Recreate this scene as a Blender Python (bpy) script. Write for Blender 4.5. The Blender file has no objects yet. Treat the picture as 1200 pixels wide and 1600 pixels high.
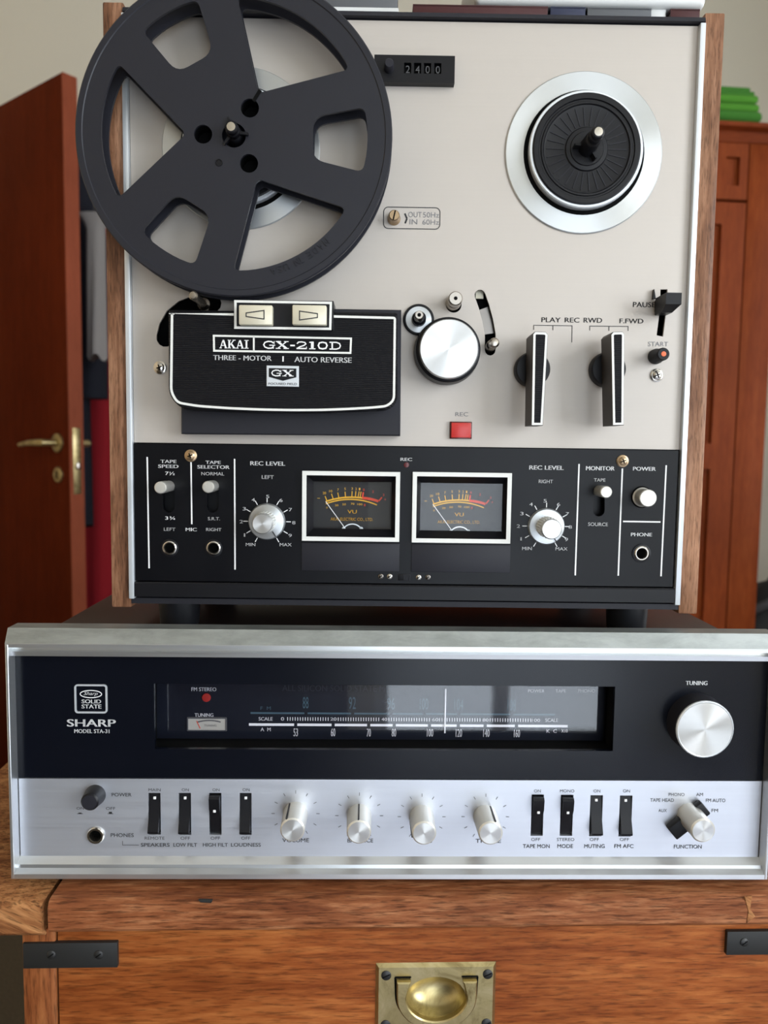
import bpy, bmesh, math, random
from mathutils import Matrix, Vector

random.seed(7)
PI = math.pi
R = math.radians
SC = bpy.context.scene
COL = SC.collection

# ------------------------------------------------------------------ camera
CAM_Z = 1.05                       # eye height above the floor (metres)
PITCH, ROLL, FPX = R(4.6296), R(0.765), 1200.0
camd = bpy.data.cameras.new('camera')
cam = bpy.data.objects.new('camera', camd)
COL.objects.link(cam)
CR = Matrix.Rotation(PI / 2 - PITCH, 3, 'X') @ Matrix.Rotation(ROLL, 3, 'Z')
cam.matrix_world = Matrix.Translation((0, 0, CAM_Z)) @ CR.to_4x4()
camd.sensor_fit = 'VERTICAL'
camd.sensor_height = 36.0
camd.sensor_width = 27.0
camd.lens = 36.0 * FPX / 1600.0
camd.clip_start = 0.01
camd.dof.use_dof = True
camd.dof.focus_distance = 0.455
camd.dof.aperture_fstop = 10.0
SC.camera = cam

# ------------------------------------------------------------------ world, lights, exposure
world = bpy.data.worlds.new('world')
SC.world = world
world.use_nodes = True
world.node_tree.nodes['Background'].inputs[0].default_value = (0.80, 0.88, 1.0, 1)
world.node_tree.nodes['Background'].inputs[1].default_value = 1.0

WIN_Y, WIN_X0, WIN_X1, WIN_Z0, WIN_Z1 = -1.60, 0.07, 0.94, 0.04, 2.15     # unseen balcony window added behind the camera for light and reflections
BLIND_Z = 1.60                                                             # its added blind reaches down to here, cutting the upper glow
SIDE_X, SIDE_Y0, SIDE_Y1, SIDE_Z0, SIDE_Z1 = 1.70, -1.52, -0.32, 0.70, 2.30   # unseen window added in the right-hand wall as main daylight
FAR_Y0, FAR_Y1 = 0.75, 1.55                                                # second unseen window, added to light the back wall


def added_window_light(name, loc, rot, sx, sy, radiance, col):  # area lamp set outside one of the added windows
    ld = bpy.data.lights.new(name, 'AREA')
    ld.shape = 'RECTANGLE'
    ld.size, ld.size_y = sx, sy
    ld.energy = radiance * PI * sx * sy
    ld.color = col
    lo = bpy.data.objects.new(name, ld)
    COL.objects.link(lo)
    lo.location = loc
    lo.rotation_euler = rot


added_window_light('added_rear_daylight', ((WIN_X0 + WIN_X1) / 2, WIN_Y - 0.10, (WIN_Z0 + BLIND_Z) / 2), (R(90), 0, 0),
             WIN_X1 - WIN_X0, BLIND_Z - WIN_Z0, 3.4, (0.80, 0.90, 1.0))
added_window_light('added_side_daylight', (SIDE_X + 0.10, (SIDE_Y0 + SIDE_Y1) / 2, (SIDE_Z0 + SIDE_Z1) / 2), (R(90), 0, R(90)),
             SIDE_Y1 - SIDE_Y0, SIDE_Z1 - SIDE_Z0, 11.5, (0.865, 0.93, 1.0))
added_window_light('added_far_daylight', (SIDE_X + 0.10, (FAR_Y0 + FAR_Y1) / 2, (SIDE_Z0 + SIDE_Z1) / 2), (R(90), 0, R(90)),
             FAR_Y1 - FAR_Y0, SIDE_Z1 - SIDE_Z0, 4.0, (0.93, 0.96, 1.0))

SC.view_settings.view_transform = 'Standard'
SC.view_settings.look = 'None'
SC.view_settings.exposure = 0.06
SC.view_settings.gamma = 1.0
SC.view_settings.use_curve_mapping = False
SC.cycles.use_denoising = True
SC.cycles.max_bounces = 8
SC.cycles.caustics_reflective = False
SC.cycles.caustics_refractive = False
SC.cycles.sample_clamp_indirect = 6.0


# ------------------------------------------------------------------ measuring frames
class Frame:
    """An upright face of a thing: origin at its foot, turned by yaw. p() reads a point
    measured on the photograph as millimetre-true local (x, z) on the face, h in front of it."""
    def __init__(s, o, yaw):
        s.o = Vector(o)
        s.yaw = yaw
        s.m = Matrix.Rotation(yaw, 3, 'Z')

    def p(s, px, py, h=0.0):
        d = s.m.transposed() @ (CR @ Vector(((px - 600) / FPX, (800 - py) / FPX, -1)))
        o = s.m.transposed() @ (Vector((0, 0, CAM_Z)) - s.o)
        t = (-h - o.y) / d.y
        q = o + d * t
        return (q.x, q.z)

    def z(s, py, h=0.0, px=600):
        return s.p(px, py, h)[1]

    def x(s, px, h=0.0, py=800):
        return s.p(px, py, h)[0]


# ------------------------------------------------------------------ geometry helper
class G:
    def __init__(s):
        s.v = []
        s.f = []

    def add(s, v, f):
        n = len(s.v)
        s.v += [tuple(a) for a in v]
        s.f += [tuple(i + n for i in q) for q in f]
        return s

    def box(s, x0, x1, y0, y1, z0, z1, b=0.0, seg=2):
        if b <= 0:
            v = [(x, y, z) for x in (x0, x1) for y in (y0, y1) for z in (z0, z1)]
            return s.add(v, [(0, 1, 3, 2), (4, 6, 7, 5), (0, 4, 5, 1), (2, 3, 7, 6), (0, 2, 6, 4), (1, 5, 7, 3)])
        bm = bmesh.new()
        bmesh.ops.create_cube(bm, size=1)
        for q in bm.verts:
            q.co = Vector(((x0 + x1) / 2 + q.co.x * (x1 - x0), (y0 + y1) / 2 + q.co.y * (y1 - y0), (z0 + z1) / 2 + q.co.z * (z1 - z0)))
        bmesh.ops.bevel(bm, geom=bm.edges[:], offset=b, segments=seg, profile=0.5, affect='EDGES')
        bm.verts.index_update()
        s.add([q.co[:] for q in bm.verts], [[q.index for q in fa.verts] for fa in bm.faces])
        bm.free()
        return s

    def lathe(s, cx, cz, prof, seg=32, a0=0.0):
        """profile [(radius, h)] turned about the face normal; h = height in front of the face"""
        n0 = len(s.v)
        rings = []
        for r, h in prof:
            if r <= 1e-7:
                s.v.append((cx, -h, cz))
                rings.append([len(s.v) - 1])
            else:
                ring = []
                for i in range(seg):
                    a = a0 + 2 * PI * i / seg
                    s.v.append((cx + r * math.cos(a), -h, cz + r * math.sin(a)))
                    ring.append(len(s.v) - 1)
                rings.append(ring)
        for a, b in zip(rings, rings[1:]):
            for i in range(seg):
                j = (i + 1) % seg
                if len(a) == 1 and len(b) == 1:
                    continue
                if len(a) == 1:
                    s.f.append((a[0], b[i], b[j]))
                elif len(b) == 1:
                    s.f.append((a[i], a[j], b[0]))
                else:
                    s.f.append((a[i], a[j], b[j], b[i]))
        return s

    def prism(s, poly, h0, h1, c=0.0):
        """polygon [(x, z)] pushed from h0 to h1, front edge chamfered by c"""
        n = len(poly)
        loops = [(poly, h0)]
        if c > 0:
            loops += [(poly, h1 - c), (inset(poly, c), h1)]
        else:
            loops += [(poly, h1)]
        v = []
        for pl, h in loops:
            v += [(x, -h, z) for x, z in pl]
        f = [tuple(range(n))[::-1], tuple(range(len(v) - n, len(v)))]
        for k in range(len(loops) - 1):
            for i in range(n):
                j = (i + 1) % n
                f.append((k * n + i, k * n + j, (k + 1) * n + j, (k + 1) * n + i))
        return s.add(v, f)

    def plate(s, outer, holes, h0, h1):
        """flat sheet with holes, from h0 to h1"""
        bm = bmesh.new()
        es = []
        for lp in [outer] + list(holes):
            vs = [bm.verts.new((x, -h1, z)) for x, z in lp]
            es += [bm.edges.new((vs[i], vs[(i + 1) % len(vs)])) for i in range(len(vs))]
        bmesh.ops.triangle_fill(bm, use_beauty=True, use_dissolve=False, edges=es)
        bm.verts.index_update()
        nv = len(bm.verts)
        v = [q.co[:] for q in bm.verts]
        fr = [[q.index for q in fa.verts] for fa in bm.faces]
        bm.free()
        v2 = [(x, -h0, z) for x, y, z in v]
        f = fr + [[i + nv for i in q[::-1]] for q in fr]
        k = 0
        for lp in [outer] + list(holes):
            n = len(lp)
            for i in range(n):
                j = (i + 1) % n
                f.append((k + i, k + j, k + j + nv, k + i + nv))
            k += n
        return s.add(v + v2, f)

    def ribbon(s, pts, w, h0, h1=None, closed=False):
        """line of width w along [(x, z)], mitred; flat when h1 is None"""
        n = len(pts)
        L, Rr = [], []
        for i, p in enumerate(pts):
            a = pts[i - 1] if (i > 0 or closed) else None
            b = pts[(i + 1) % n] if (i < n - 1 or closed) else None
            d1 = Vector((p[0] - a[0], p[1] - a[1])).normalized() if a else None
            d2 = Vector((b[0] - p[0], b[1] - p[1])).normalized() if b else None
            if d1 is None: d1 = d2
            if d2 is None: d2 = d1
            t = (d1 + d2)
            t = t.normalized() if t.length > 1e-6 else d1
            nn = Vector((-t.y, t.x))
            k = max(0.35, nn.dot(Vector((-d1.y, d1.x))))
            o = nn * (w / 2 / k)
            L.append((p[0] + o.x, p[1] + o.y))
            Rr.append((p[0] - o.x, p[1] - o.y))
        m = n if closed else n - 1
        if h1 is None:
            v = [(x, -h0, z) for x, z in L + Rr]
            return s.add(v, [(i, (i + 1) % n, n + (i + 1) % n, n + i) for i in range(m)])
        v = [(x, -h, z) for h in (h0, h1) for x, z in L + Rr]
        f = []
        for i in range(m):
            j = (i + 1) % n
            f += [(i, j, n + j, n + i), (2 * n + i, 2 * n + j, 3 * n + j, 3 * n + i),
                  (i, j, 2 * n + j, 2 * n + i), (n + i, n + j, 3 * n + j, 3 * n + i)]
        if not closed:
            f += [(0, n, 3 * n, 2 * n), (n - 1, 2 * n - 1, 4 * n - 1, 3 * n - 1)]
        return s.add(v, f)

    def extx(s, prof, x0, x1):
        """profile [(y, z)] pulled along x"""
        n = len(prof)
        v = [(x0, y, z) for y, z in prof] + [(x1, y, z) for y, z in prof]
        f = [tuple(range(n)), tuple(range(n, 2 * n))[::-1]]
        f += [(i, (i + 1) % n, n + (i + 1) % n, n + i) for i in range(n)]
        return s.add(v, f)

    def tube(s, pts, r, seg=10, cap=True):
        pts = [Vector(p) for p in pts]
        rs = r if isinstance(r, (list, tuple)) else [r] * len(pts)
        n0 = len(s.v)
        up = Vector((0, 0, 1))
        for i, p in enumerate(pts):
            d = (pts[min(i + 1, len(pts) - 1)] - pts[max(i - 1, 0)]).normalized()
            ref = up if abs(d.dot(up)) < 0.95 else Vector((1, 0, 0))
            a = d.cross(ref).normalized()
            b = d.cross(a)
            for k in range(seg):
                t = 2 * PI * k / seg
                s.v.append(tuple(p + (a * math.cos(t) + b * math.sin(t)) * rs[i]))
        for i in range(len(pts) - 1):
            for k in range(seg):
                l = (k + 1) % seg
                s.f.append((n0 + i * seg + k, n0 + i * seg + l, n0 + (i + 1) * seg + l, n0 + (i + 1) * seg + k))
        if cap:
            s.f.append(tuple(n0 + k for k in range(seg))[::-1])
            s.f.append(tuple(n0 + (len(pts) - 1) * seg + k for k in range(seg)))
        return s

    def mesh(s, name, angle=35):
        me = bpy.data.meshes.new(name)
        me.from_pydata(s.v, [], s.f)
        bm = bmesh.new()
        bm.from_mesh(me)
        bmesh.ops.recalc_face_normals(bm, faces=bm.faces[:])
        bm.to_mesh(me)
        bm.free()
        for p in me.polygons:
            p.use_smooth = True
        me.set_sharp_from_angle(angle=R(angle))
        return me


def inset(poly, c):
    n = len(poly)
    area = sum(poly[i][0] * poly[(i + 1) % n][1] - poly[(i + 1) % n][0] * poly[i][1] for i in range(n))
    sg = 1 if area > 0 else -1
    out = []
    for i in range(n):
        a, p, b = Vector(poly[i - 1]), Vector(poly[i]), Vector(poly[(i + 1) % n])
        d1, d2 = (p - a).normalized(), (b - p).normalized()
        n1, n2 = Vector((-d1.y, d1.x)) * sg, Vector((-d2.y, d2.x)) * sg
        m = (n1 + n2)
        m = m.normalized() if m.length > 1e-6 else n1
        k = max(0.4, m.dot(n1))
        q = p + m * (c / k)
        out.append((q.x, q.y))
    return out


def rect(x0, x1, z0, z1):
    return [(x0, z0), (x1, z0), (x1, z1), (x0, z1)]


def circ(cx, cz, r, n=24, a0=0):
    return [(cx + r * math.cos(a0 + 2 * PI * i / n), cz + r * math.sin(a0 + 2 * PI * i / n)) for i in range(n)]


def rrect(x0, x1, z0, z1, r, n=5):
    out = []
    for cx, cz, a in ((x1 - r, z0 + r, -90), (x1 - r, z1 - r, 0), (x0 + r, z1 - r, 90), (x0 + r, z0 + r, 180)):
        for i in range(n + 1):
            t = R(a + 90 * i / n)
            out.append((cx + r * math.cos(t), cz + r * math.sin(t)))
    return out


def rounded(poly, r, n=4):
    """round the corners of a polygon"""
    out = []
    m = len(poly)
    rr = r if isinstance(r, (list, tuple)) else [r] * m
    for i in range(m):
        a, p, b = Vector(poly[i - 1]), Vector(poly[i]), Vector(poly[(i + 1) % m])
        if rr[i] <= 0:
            out.append(tuple(p))
            continue
        d1, d2 = (a - p), (b - p)
        k = min(rr[i], d1.length * 0.48, d2.length * 0.48)
        q1, q2 = p + d1.normalized() * k, p + d2.normalized() * k
        for j in range(n + 1):
            t = j / n
            q = q1 * (1 - t) ** 2 + p * 2 * t * (1 - t) + q2 * t * t
            out.append((q.x, q.y))
    return out


def arcpts(p0, pm, p1, n=16):
    """circle arc through three points"""
    (ax, ay), (bx, by), (cx, cy) = p0, pm, p1
    d = 2 * (ax * (by - cy) + bx * (cy - ay) + cx * (ay - by))
    ux = ((ax * ax + ay * ay) * (by - cy) + (bx * bx + by * by) * (cy - ay) + (cx * cx + cy * cy) * (ay - by)) / d
    uy = ((ax * ax + ay * ay) * (cx - bx) + (bx * bx + by * by) * (ax - cx) + (cx * cx + cy * cy) * (bx - ax)) / d
    r = math.hypot(ax - ux, ay - uy)
    t0, tm, t1 = (math.atan2(y - uy, x - ux) for x, y in (p0, pm, p1))
    def unwrap(t, ref):
        while t - ref > PI: t -= 2 * PI
        while t - ref < -PI: t += 2 * PI
        return t
    tm = unwrap(tm, t0)
    t1 = unwrap(t1, tm)
    return [(ux + r * math.cos(t0 + (t1 - t0) * i / n), uy + r * math.sin(t0 + (t1 - t0) * i / n)) for i in range(n + 1)]


# ------------------------------------------------------------------ objects
def obj(name, g, mat, parent=None, angle=35, label=None):
    me = g.mesh(name, angle) if isinstance(g, G) else g
    o = bpy.data.objects.new(name, me)
    COL.objects.link(o)
    if mat and not me.materials:
        me.materials.append(mat)
    if parent:
        o.parent = parent
    if label:
        o['label'] = label
    return o


def thing(name, label, cat, loc=(0, 0, 0), rz=0.0, group=None):
    o = bpy.data.objects.new(name, None)
    COL.objects.link(o)
    o.location = loc
    o.rotation_euler = (0, 0, rz)
    o.empty_display_size = 0.05
    return tag(o, label, cat, group)


def tag(o, label, cat, group=None):
    o['label'] = label
    o['category'] = cat
    if group:
        o['group'] = group
    return o


def struct(name, g, mat, parent=None, label=None):
    o = obj(name, g, mat, parent)
    if not parent:
        o['kind'] = 'structure'
    if label:
        o['label'] = label
    return o


# ------------------------------------------------------------------ materials
MATS = {}


def mat(name, col, rough=0.5, metal=0.0, spec=0.5, coat=0.0, coat_r=0.1, aniso=0.0, emit=None, es=0.0):
    m = bpy.data.materials.new(name)
    m.use_nodes = True
    b = m.node_tree.nodes['Principled BSDF']
    b.inputs['Base Color'].default_value = (*col, 1)
    b.inputs['Roughness'].default_value = rough
    b.inputs['Metallic'].default_value = metal
    b.inputs['Specular IOR Level'].default_value = spec
    b.inputs['Coat Weight'].default_value = coat
    b.inputs['Coat Roughness'].default_value = coat_r
    b.inputs['Anisotropic'].default_value = aniso
    if emit:
        b.inputs['Emission Color'].default_value = (*emit, 1)
        b.inputs['Emission Strength'].default_value = es
    MATS[name] = m
    return m


def nodes(m):
    return m.node_tree.nodes, m.node_tree.links, m.node_tree.nodes['Principled BSDF']


def coords(m, scale, rot=None):
    N, L, b = nodes(m)
    tc = N.new('ShaderNodeTexCoord')
    v = tc.outputs['Object']
    if rot:
        mr = N.new('ShaderNodeMapping')
        mr.inputs['Rotation'].default_value = rot
        L.new(v, mr.inputs['Vector'])
        v = mr.outputs['Vector']
    mp = N.new('ShaderNodeMapping')
    mp.inputs['Scale'].default_value = scale
    L.new(v, mp.inputs['Vector'])
    return mp.outputs['Vector']


def noise(m, vec, scale, detail=4, rough=0.55, dist=0.0):
    N, L, b = nodes(m)
    n = N.new('ShaderNodeTexNoise')
    n.inputs['Scale'].default_value = scale
    n.inputs['Detail'].default_value = detail
    n.inputs['Roughness'].default_value = rough
    n.inputs['Distortion'].default_value = dist
    L.new(vec, n.inputs['Vector'])
    return n.outputs['Fac']


def ramp(m, fac, stops):
    N, L, b = nodes(m)
    r = N.new('ShaderNodeValToRGB')
    e = r.color_ramp.elements
    while len(e) < len(stops):
        e.new(0.5)
    for k, (p, c) in enumerate(stops):
        e[k].position = p
        e[k].color = (*c, 1) if len(c) == 3 else c
    L.new(fac, r.inputs['Fac'])
    return r.outputs['Color']


def rng(m, fac, a, b_, lo_=0.0, hi=1.0):
    N, L, b = nodes(m)
    r = N.new('ShaderNodeMapRange')
    r.inputs['From Min'].default_value = lo_
    r.inputs['From Max'].default_value = hi
    r.inputs['To Min'].default_value = a
    r.inputs['To Max'].default_value = b_
    L.new(fac, r.inputs['Value'])
    return r.outputs['Result']


def mixc(m, fac, a, b_, mode='MIX'):
    N, L, b = nodes(m)
    x = N.new('ShaderNodeMix')
    x.data_type = 'RGBA'
    x.blend_type = mode
    for sock, v in ((x.inputs[0], fac), (x.inputs[6], a), (x.inputs[7], b_)):
        if isinstance(v, (int, float)):
            sock.default_value = v
        elif isinstance(v, tuple):
            sock.default_value = (*v, 1)
        else:
            L.new(v, sock)
    return x.outputs[2]


def bump(m, fac, strength=0.2, dist=0.001):
    N, L, b = nodes(m)
    x = N.new('ShaderNodeBump')
    x.inputs['Strength'].default_value = strength
    x.inputs['Distance'].default_value = dist
    L.new(fac, x.inputs['Height'])
    L.new(x.outputs['Normal'], b.inputs['Normal'])


def link(m, out, sock):
    N, L, b = nodes(m)
    L.new(out, b.inputs[sock])


def brushed(name, col, rough, metal, sc, aniso=0.0, var=0.05, var_r=0.08):
    m = mat(name, col, rough, metal, aniso=aniso)
    v = coords(m, sc)
    n = noise(m, v, 1.0, 3)
    c2 = tuple(max(0, x * (1 - var)) for x in col)
    link(m, mixc(m, n, c2, tuple(min(1, x * (1 + var)) for x in col)), 'Base Color')
    link(m, rng(m, n, rough - var_r, rough + var_r), 'Roughness')
    bump(m, n, 0.04, 0.0002)
    return m


def spun(name, col, rough, aniso=0.75):
    m = mat(name, col, rough, 0.72, aniso=aniso)
    N, L, b = nodes(m)
    t = N.new('ShaderNodeTangent')
    t.direction_type = 'RADIAL'
    t.axis = 'Y'
    b.inputs['Anisotropic Rotation'].default_value = 0.25
    L.new(t.outputs['Tangent'], b.inputs['Tangent'])
    return m


def wood(name, stops, axis='x', pore=0.5, rough=0.4, coat=0.3, scale=1.0, bumps=0.15, coat_r=0.15, spec=0.13, figure=0.5, rot=None):
    """broad figure, fine streaks and short pores, all drawn out along the grain axis"""
    m = mat(name, stops[0][1], rough, coat=coat, coat_r=coat_r, spec=spec)

    def along(l, t):
        return tuple(a * scale for a in {'x': (l, t, t), 'z': (t, t, l), 'y': (t, l, t)}[axis])
    n1 = noise(m, coords(m, along(4, 45), rot), 1.0, 4, 0.55, 0.4)
    n4 = noise(m, coords(m, along(26, 230), rot), 1.0, 4, 0.6, 0.25)
    N, L, b = nodes(m)
    mx = N.new('ShaderNodeMix')
    mx.inputs[0].default_value = figure
    L.new(n4, mx.inputs[2])
    L.new(n1, mx.inputs[3])
    base = ramp(m, mx.outputs[0], stops)
    n2 = noise(m, coords(m, along(60, 620), rot), 1.0, 3, 0.6)
    pores = ramp(m, n2, [(0.34, (1 - pore, 1 - pore, 1 - pore)), (0.50, (1, 1, 1))])
    n3 = noise(m, coords(m, (2.2 * scale, 2.2 * scale, 2.2 * scale)), 3.0, 3)
    tone = ramp(m, n3, [(0.3, (0.82, 0.82, 0.82)), (0.7, (1.12, 1.12, 1.12))])
    c = mixc(m, 1.0, base, pores, 'MULTIPLY')
    link(m, mixc(m, 1.0, c, tone, 'MULTIPLY'), 'Base Color')
    link(m, rng(m, n2, rough + 0.1, rough - 0.05), 'Roughness')
    bump(m, n2, bumps, 0.0003)
    return m


M_face = brushed('champagne_aluminium', (0.53, 0.482, 0.434), 0.48, 0.16, (6, 300, 900), aniso=0.3, var=0.025)
M_ring = spun('spun_aluminium', (0.60, 0.62, 0.63), 0.30, 0.85)
M_cap = spun('spun_cap', (0.66, 0.66, 0.65), 0.32, 0.9)
M_strip = mat('anodised_strip', (0.76, 0.80, 0.84), 0.34, 0.45)
M_silver = brushed('receiver_silver', (0.72, 0.75, 0.82), 0.38, 0.80, (8, 300, 700), aniso=0.3, var=0.03)
M_bezel = brushed('bezel_aluminium', (0.76, 0.78, 0.79), 0.32, 0.9, (10, 200, 500), var=0.05)
M_beztop = mat('worn_aluminium', (0.50, 0.52, 0.51), 0.48, 0.8)
_v = coords(M_beztop, (30, 90, 90))
_n = noise(M_beztop, _v, 1.0, 6, 0.7, 0.3)
link(M_beztop, ramp(M_beztop, _n, [(0.35, (0.27, 0.29, 0.28)), (0.62, (0.38, 0.40, 0.39))]), 'Base Color')
link(M_beztop, rng(M_beztop, _n, 0.35, 0.6), 'Roughness')
M_blk = mat('black_plastic', (0.006, 0.006, 0.008), 0.40, spec=0.28)
M_blkpanel = mat('black_panel', (0.0022, 0.0024, 0.004), 0.34, spec=0.23)
_n = noise(M_blkpanel, coords(M_blkpanel, (20, 20, 20)), 2.0, 4)
link(M_blkpanel, rng(M_blkpanel, _n, 0.30, 0.42), 'Roughness')
M_blkgrey = mat('charcoal_plastic', (0.018, 0.018, 0.024), 0.5, spec=0.3)
M_reel = mat('reel_plastic', (0.017, 0.0175, 0.024), 0.40, spec=0.33)
M_blkgloss = mat('black_acrylic', (0.004, 0.005, 0.009), 0.20, spec=0.30)
_n = noise(M_blkgloss, coords(M_blkgloss, (9, 9, 9)), 2.0, 4)
link(M_blkgloss, rng(M_blkgloss, _n, 0.17, 0.27), 'Roughness')
M_void = mat('dark_void', (0.003, 0.003, 0.003), 0.8, spec=0.1)
M_rib = mat('ribbed_black', (0.006, 0.006, 0.008), 0.42, spec=0.25)
_N, _L, _b = nodes(M_rib)
_w = _N.new('ShaderNodeTexWave')
_w.bands_direction = 'Z'
_w.inputs['Scale'].default_value = 300.0
_L.new(coords(M_rib, (1, 1, 1)), _w.inputs['Vector'])
bump(M_rib, _w.outputs['Fac'], 0.9, 0.0003)
M_lever = mat('brown_black_plastic', (0.034, 0.028, 0.025), 0.45, spec=0.35)
M_white = mat('white_trim', (0.80, 0.80, 0.76), 0.45)
M_cream = mat('ivory_button', (0.74, 0.69, 0.54), 0.35, 0.25)
M_pwhite = mat('white_print', (0.90, 0.90, 0.90), 0.6)
M_pgrey = mat('grey_print', (0.075, 0.075, 0.08), 0.6)
M_plight = mat('light_grey_print', (0.20, 0.20, 0.21), 0.6)
M_pblack = mat('black_print', (0.02, 0.02, 0.022), 0.6)
M_pyel = mat('yellow_print', (0.80, 0.44, 0.03), 0.6)
M_pred = mat('red_print', (0.75, 0.07, 0.03), 0.6)
M_pteal = mat('teal_print', (0.055, 0.11, 0.14), 0.6)
M_pfaint = mat('faint_print', (0.075, 0.075, 0.08), 0.6)
M_pdim = mat('dim_print', (0.035, 0.04, 0.055), 0.6)
M_chrome = mat('nickel', (0.62, 0.59, 0.54), 0.22, 1.0)
M_dchrome = mat('dark_nickel', (0.22, 0.20, 0.18), 0.28, 1.0)
M_mchrome = mat('dull_nickel', (0.42, 0.38, 0.33), 0.26, 1.0)
M_brassy = mat('brass_stud', (0.48, 0.35, 0.22), 0.32, 1.0)
M_knob = brushed('knob_aluminium', (0.74, 0.72, 0.66), 0.32, 0.55, (300, 300, 300), var=0.02, var_r=0.03)
M_red = mat('red_lens', (0.58, 0.035, 0.030), 0.30)
M_orange = mat('orange_dot', (0.90, 0.16, 0.05), 0.4)
M_dkred = mat('dark_red_lens', (0.10, 0.012, 0.012), 0.25)
M_lamp = mat('stereo_lamp', (0.36, 0.025, 0.02), 0.3)
M_dialbase = mat('tuning_dial_black', (0.009, 0.011, 0.018), 0.30, spec=0.3)
M_dial = mat('meter_dial', (0.014, 0.014, 0.015), 0.5)
M_beige = mat('beige_card', (0.46, 0.44, 0.38), 0.6)
M_walnut = wood('walnut_side', [(0.33, (0.085, 0.036, 0.019)), (0.48, (0.25, 0.118, 0.064)), (0.64, (0.46, 0.245, 0.145))], 'z', 0.45, 0.45, 0.1, 1.6, figure=0.65)
M_mahog = wood('mahogany_front', [(0.33, (0.150, 0.031, 0.006)), (0.49, (0.290, 0.078, 0.018)), (0.66, (0.450, 0.150, 0.040))], 'x', 0.45, 0.42, 0.14, 1.15, 0.10, 0.22, figure=0.45)
M_mahogv = wood('mahogany_upright', [(0.33, (0.150, 0.040, 0.012)), (0.49, (0.280, 0.088, 0.028)), (0.66, (0.42, 0.155, 0.052))], 'z', 0.45, 0.42, 0.1, 1.1, figure=0.5)
M_mahogt = wood('mahogany_edge', [(0.33, (0.150, 0.043, 0.016)), (0.49, (0.27, 0.090, 0.034)), (0.66, (0.48, 0.205, 0.092))], 'x', 0.55, 0.5, 0.08, 1.3, 0.3, figure=0.3)
M_endgr = wood('mahogany_end', [(0.35, (0.12, 0.038, 0.013)), (0.49, (0.33, 0.135, 0.050)), (0.64, (0.54, 0.260, 0.105))], 'x', 0.6, 0.55, 0.0, 1.2, 0.4, figure=0.45, rot=(0, R(-27), 0))
M_door = wood('door_veneer', [(0.30, (0.085, 0.0120, 0.0030)), (0.50, (0.110, 0.0165, 0.0042)), (0.70, (0.138, 0.0230, 0.0062))], 'z', 0.15, 0.5, 0.0, 0.35, 0.0, spec=0.03)
M_doored = wood('door_lipping', [(0.30, (0.25, 0.058, 0.026)), (0.70, (0.33, 0.080, 0.036))], 'z', 0.1, 0.5, 0.0, 0.35, 0.0)
M_cupb = wood('cupboard_cherry', [(0.30, (0.155, 0.027, 0.006)), (0.50, (0.215, 0.042, 0.009)), (0.70, (0.27, 0.062, 0.015))], 'z', 0.15, 0.45, 0.0, 0.5, 0.03, spec=0.1)
M_cupbh = wood('cupboard_rail', [(0.30, (0.14, 0.024, 0.006)), (0.50, (0.20, 0.038, 0.009)), (0.70, (0.25, 0.055, 0.014))], 'x', 0.15, 0.45, 0.0, 0.5, 0.03, spec=0.1)
M_brass = mat('old_brass', (0.58, 0.47, 0.22), 0.30, 0.95)
_n = noise(M_brass, coords(M_brass, (40, 40, 40)), 1.0, 6, 0.7, 0.8)
link(M_brass, ramp(M_brass, _n, [(0.30, (0.24, 0.18, 0.075)), (0.48, (0.50, 0.41, 0.20)), (0.70, (0.66, 0.56, 0.31))]), 'Base Color')
link(M_brass, rng(M_brass, _n, 0.48, 0.22), 'Roughness')
M_strap = mat('blackened_iron', (0.026, 0.026, 0.025), 0.5, 0.3)
M_iron = mat('iron_screw', (0.05, 0.05, 0.05), 0.45, 0.7)
M_wall = mat('wall_paint', (0.82, 0.785, 0.68), 0.9)
_n = noise(M_wall, coords(M_wall, (12, 12, 12)), 3.0, 4)
bump(M_wall, _n, 0.05, 0.002)
M_wallw = mat('warm_bounce_paint', (0.86, 0.68, 0.46), 0.9)  # unseen left wall, tinted to bounce warm fill onto the deck
M_ceil = mat('ceiling_paint', (0.78, 0.77, 0.73), 0.9)
M_floor = mat('carpet', (0.10, 0.075, 0.045), 0.95)
_n = noise(M_floor, coords(M_floor, (220, 220, 220)), 1.0, 3)
link(M_floor, ramp(M_floor, _n, [(0.3, (0.050, 0.037, 0.019)), (0.7, (0.085, 0.064, 0.035))]), 'Base Color')
M_cab = mat('dark_vinyl', (0.035, 0.022, 0.020), 0.40)
M_foot = mat('rubber', (0.010, 0.011, 0.014), 0.40)
M_navy = mat('navy_cloth', (0.010, 0.012, 0.022), 0.9)
M_redc = mat('red_cloth', (0.42, 0.012, 0.022), 0.9)
M_greyc = mat('grey_cloth', (0.30, 0.28, 0.27), 0.9)
M_green = mat('green_towel', (0.075, 0.27, 0.022), 0.95)
_n = noise(M_green, coords(M_green, (300, 300, 300)), 1.0, 3)
bump(M_green, _n, 0.5, 0.003)
M_green2 = mat('deep_green_towel', (0.045, 0.19, 0.020), 0.95)
M_bag = mat('black_nylon', (0.008, 0.008, 0.009), 0.7)
M_band = mat('grey_webbing', (0.07, 0.07, 0.075), 0.8)
M_offw = mat('white_plastic', (0.72, 0.73, 0.72), 0.4)
M_greyb = mat('grey_case', (0.10, 0.105, 0.115), 0.5)
M_maroon = mat('maroon_board', (0.055, 0.010, 0.012), 0.4)
M_navyb = mat('navy_board', (0.022, 0.028, 0.065), 0.4)
M_linen = mat('lavender_linen', (0.66, 0.68, 0.80), 0.9)
M_espresso = mat('espresso_wood', (0.030, 0.014, 0.008), 0.5)
M_pvc = mat('white_window_frame', (0.80, 0.80, 0.78), 0.4)


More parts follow.
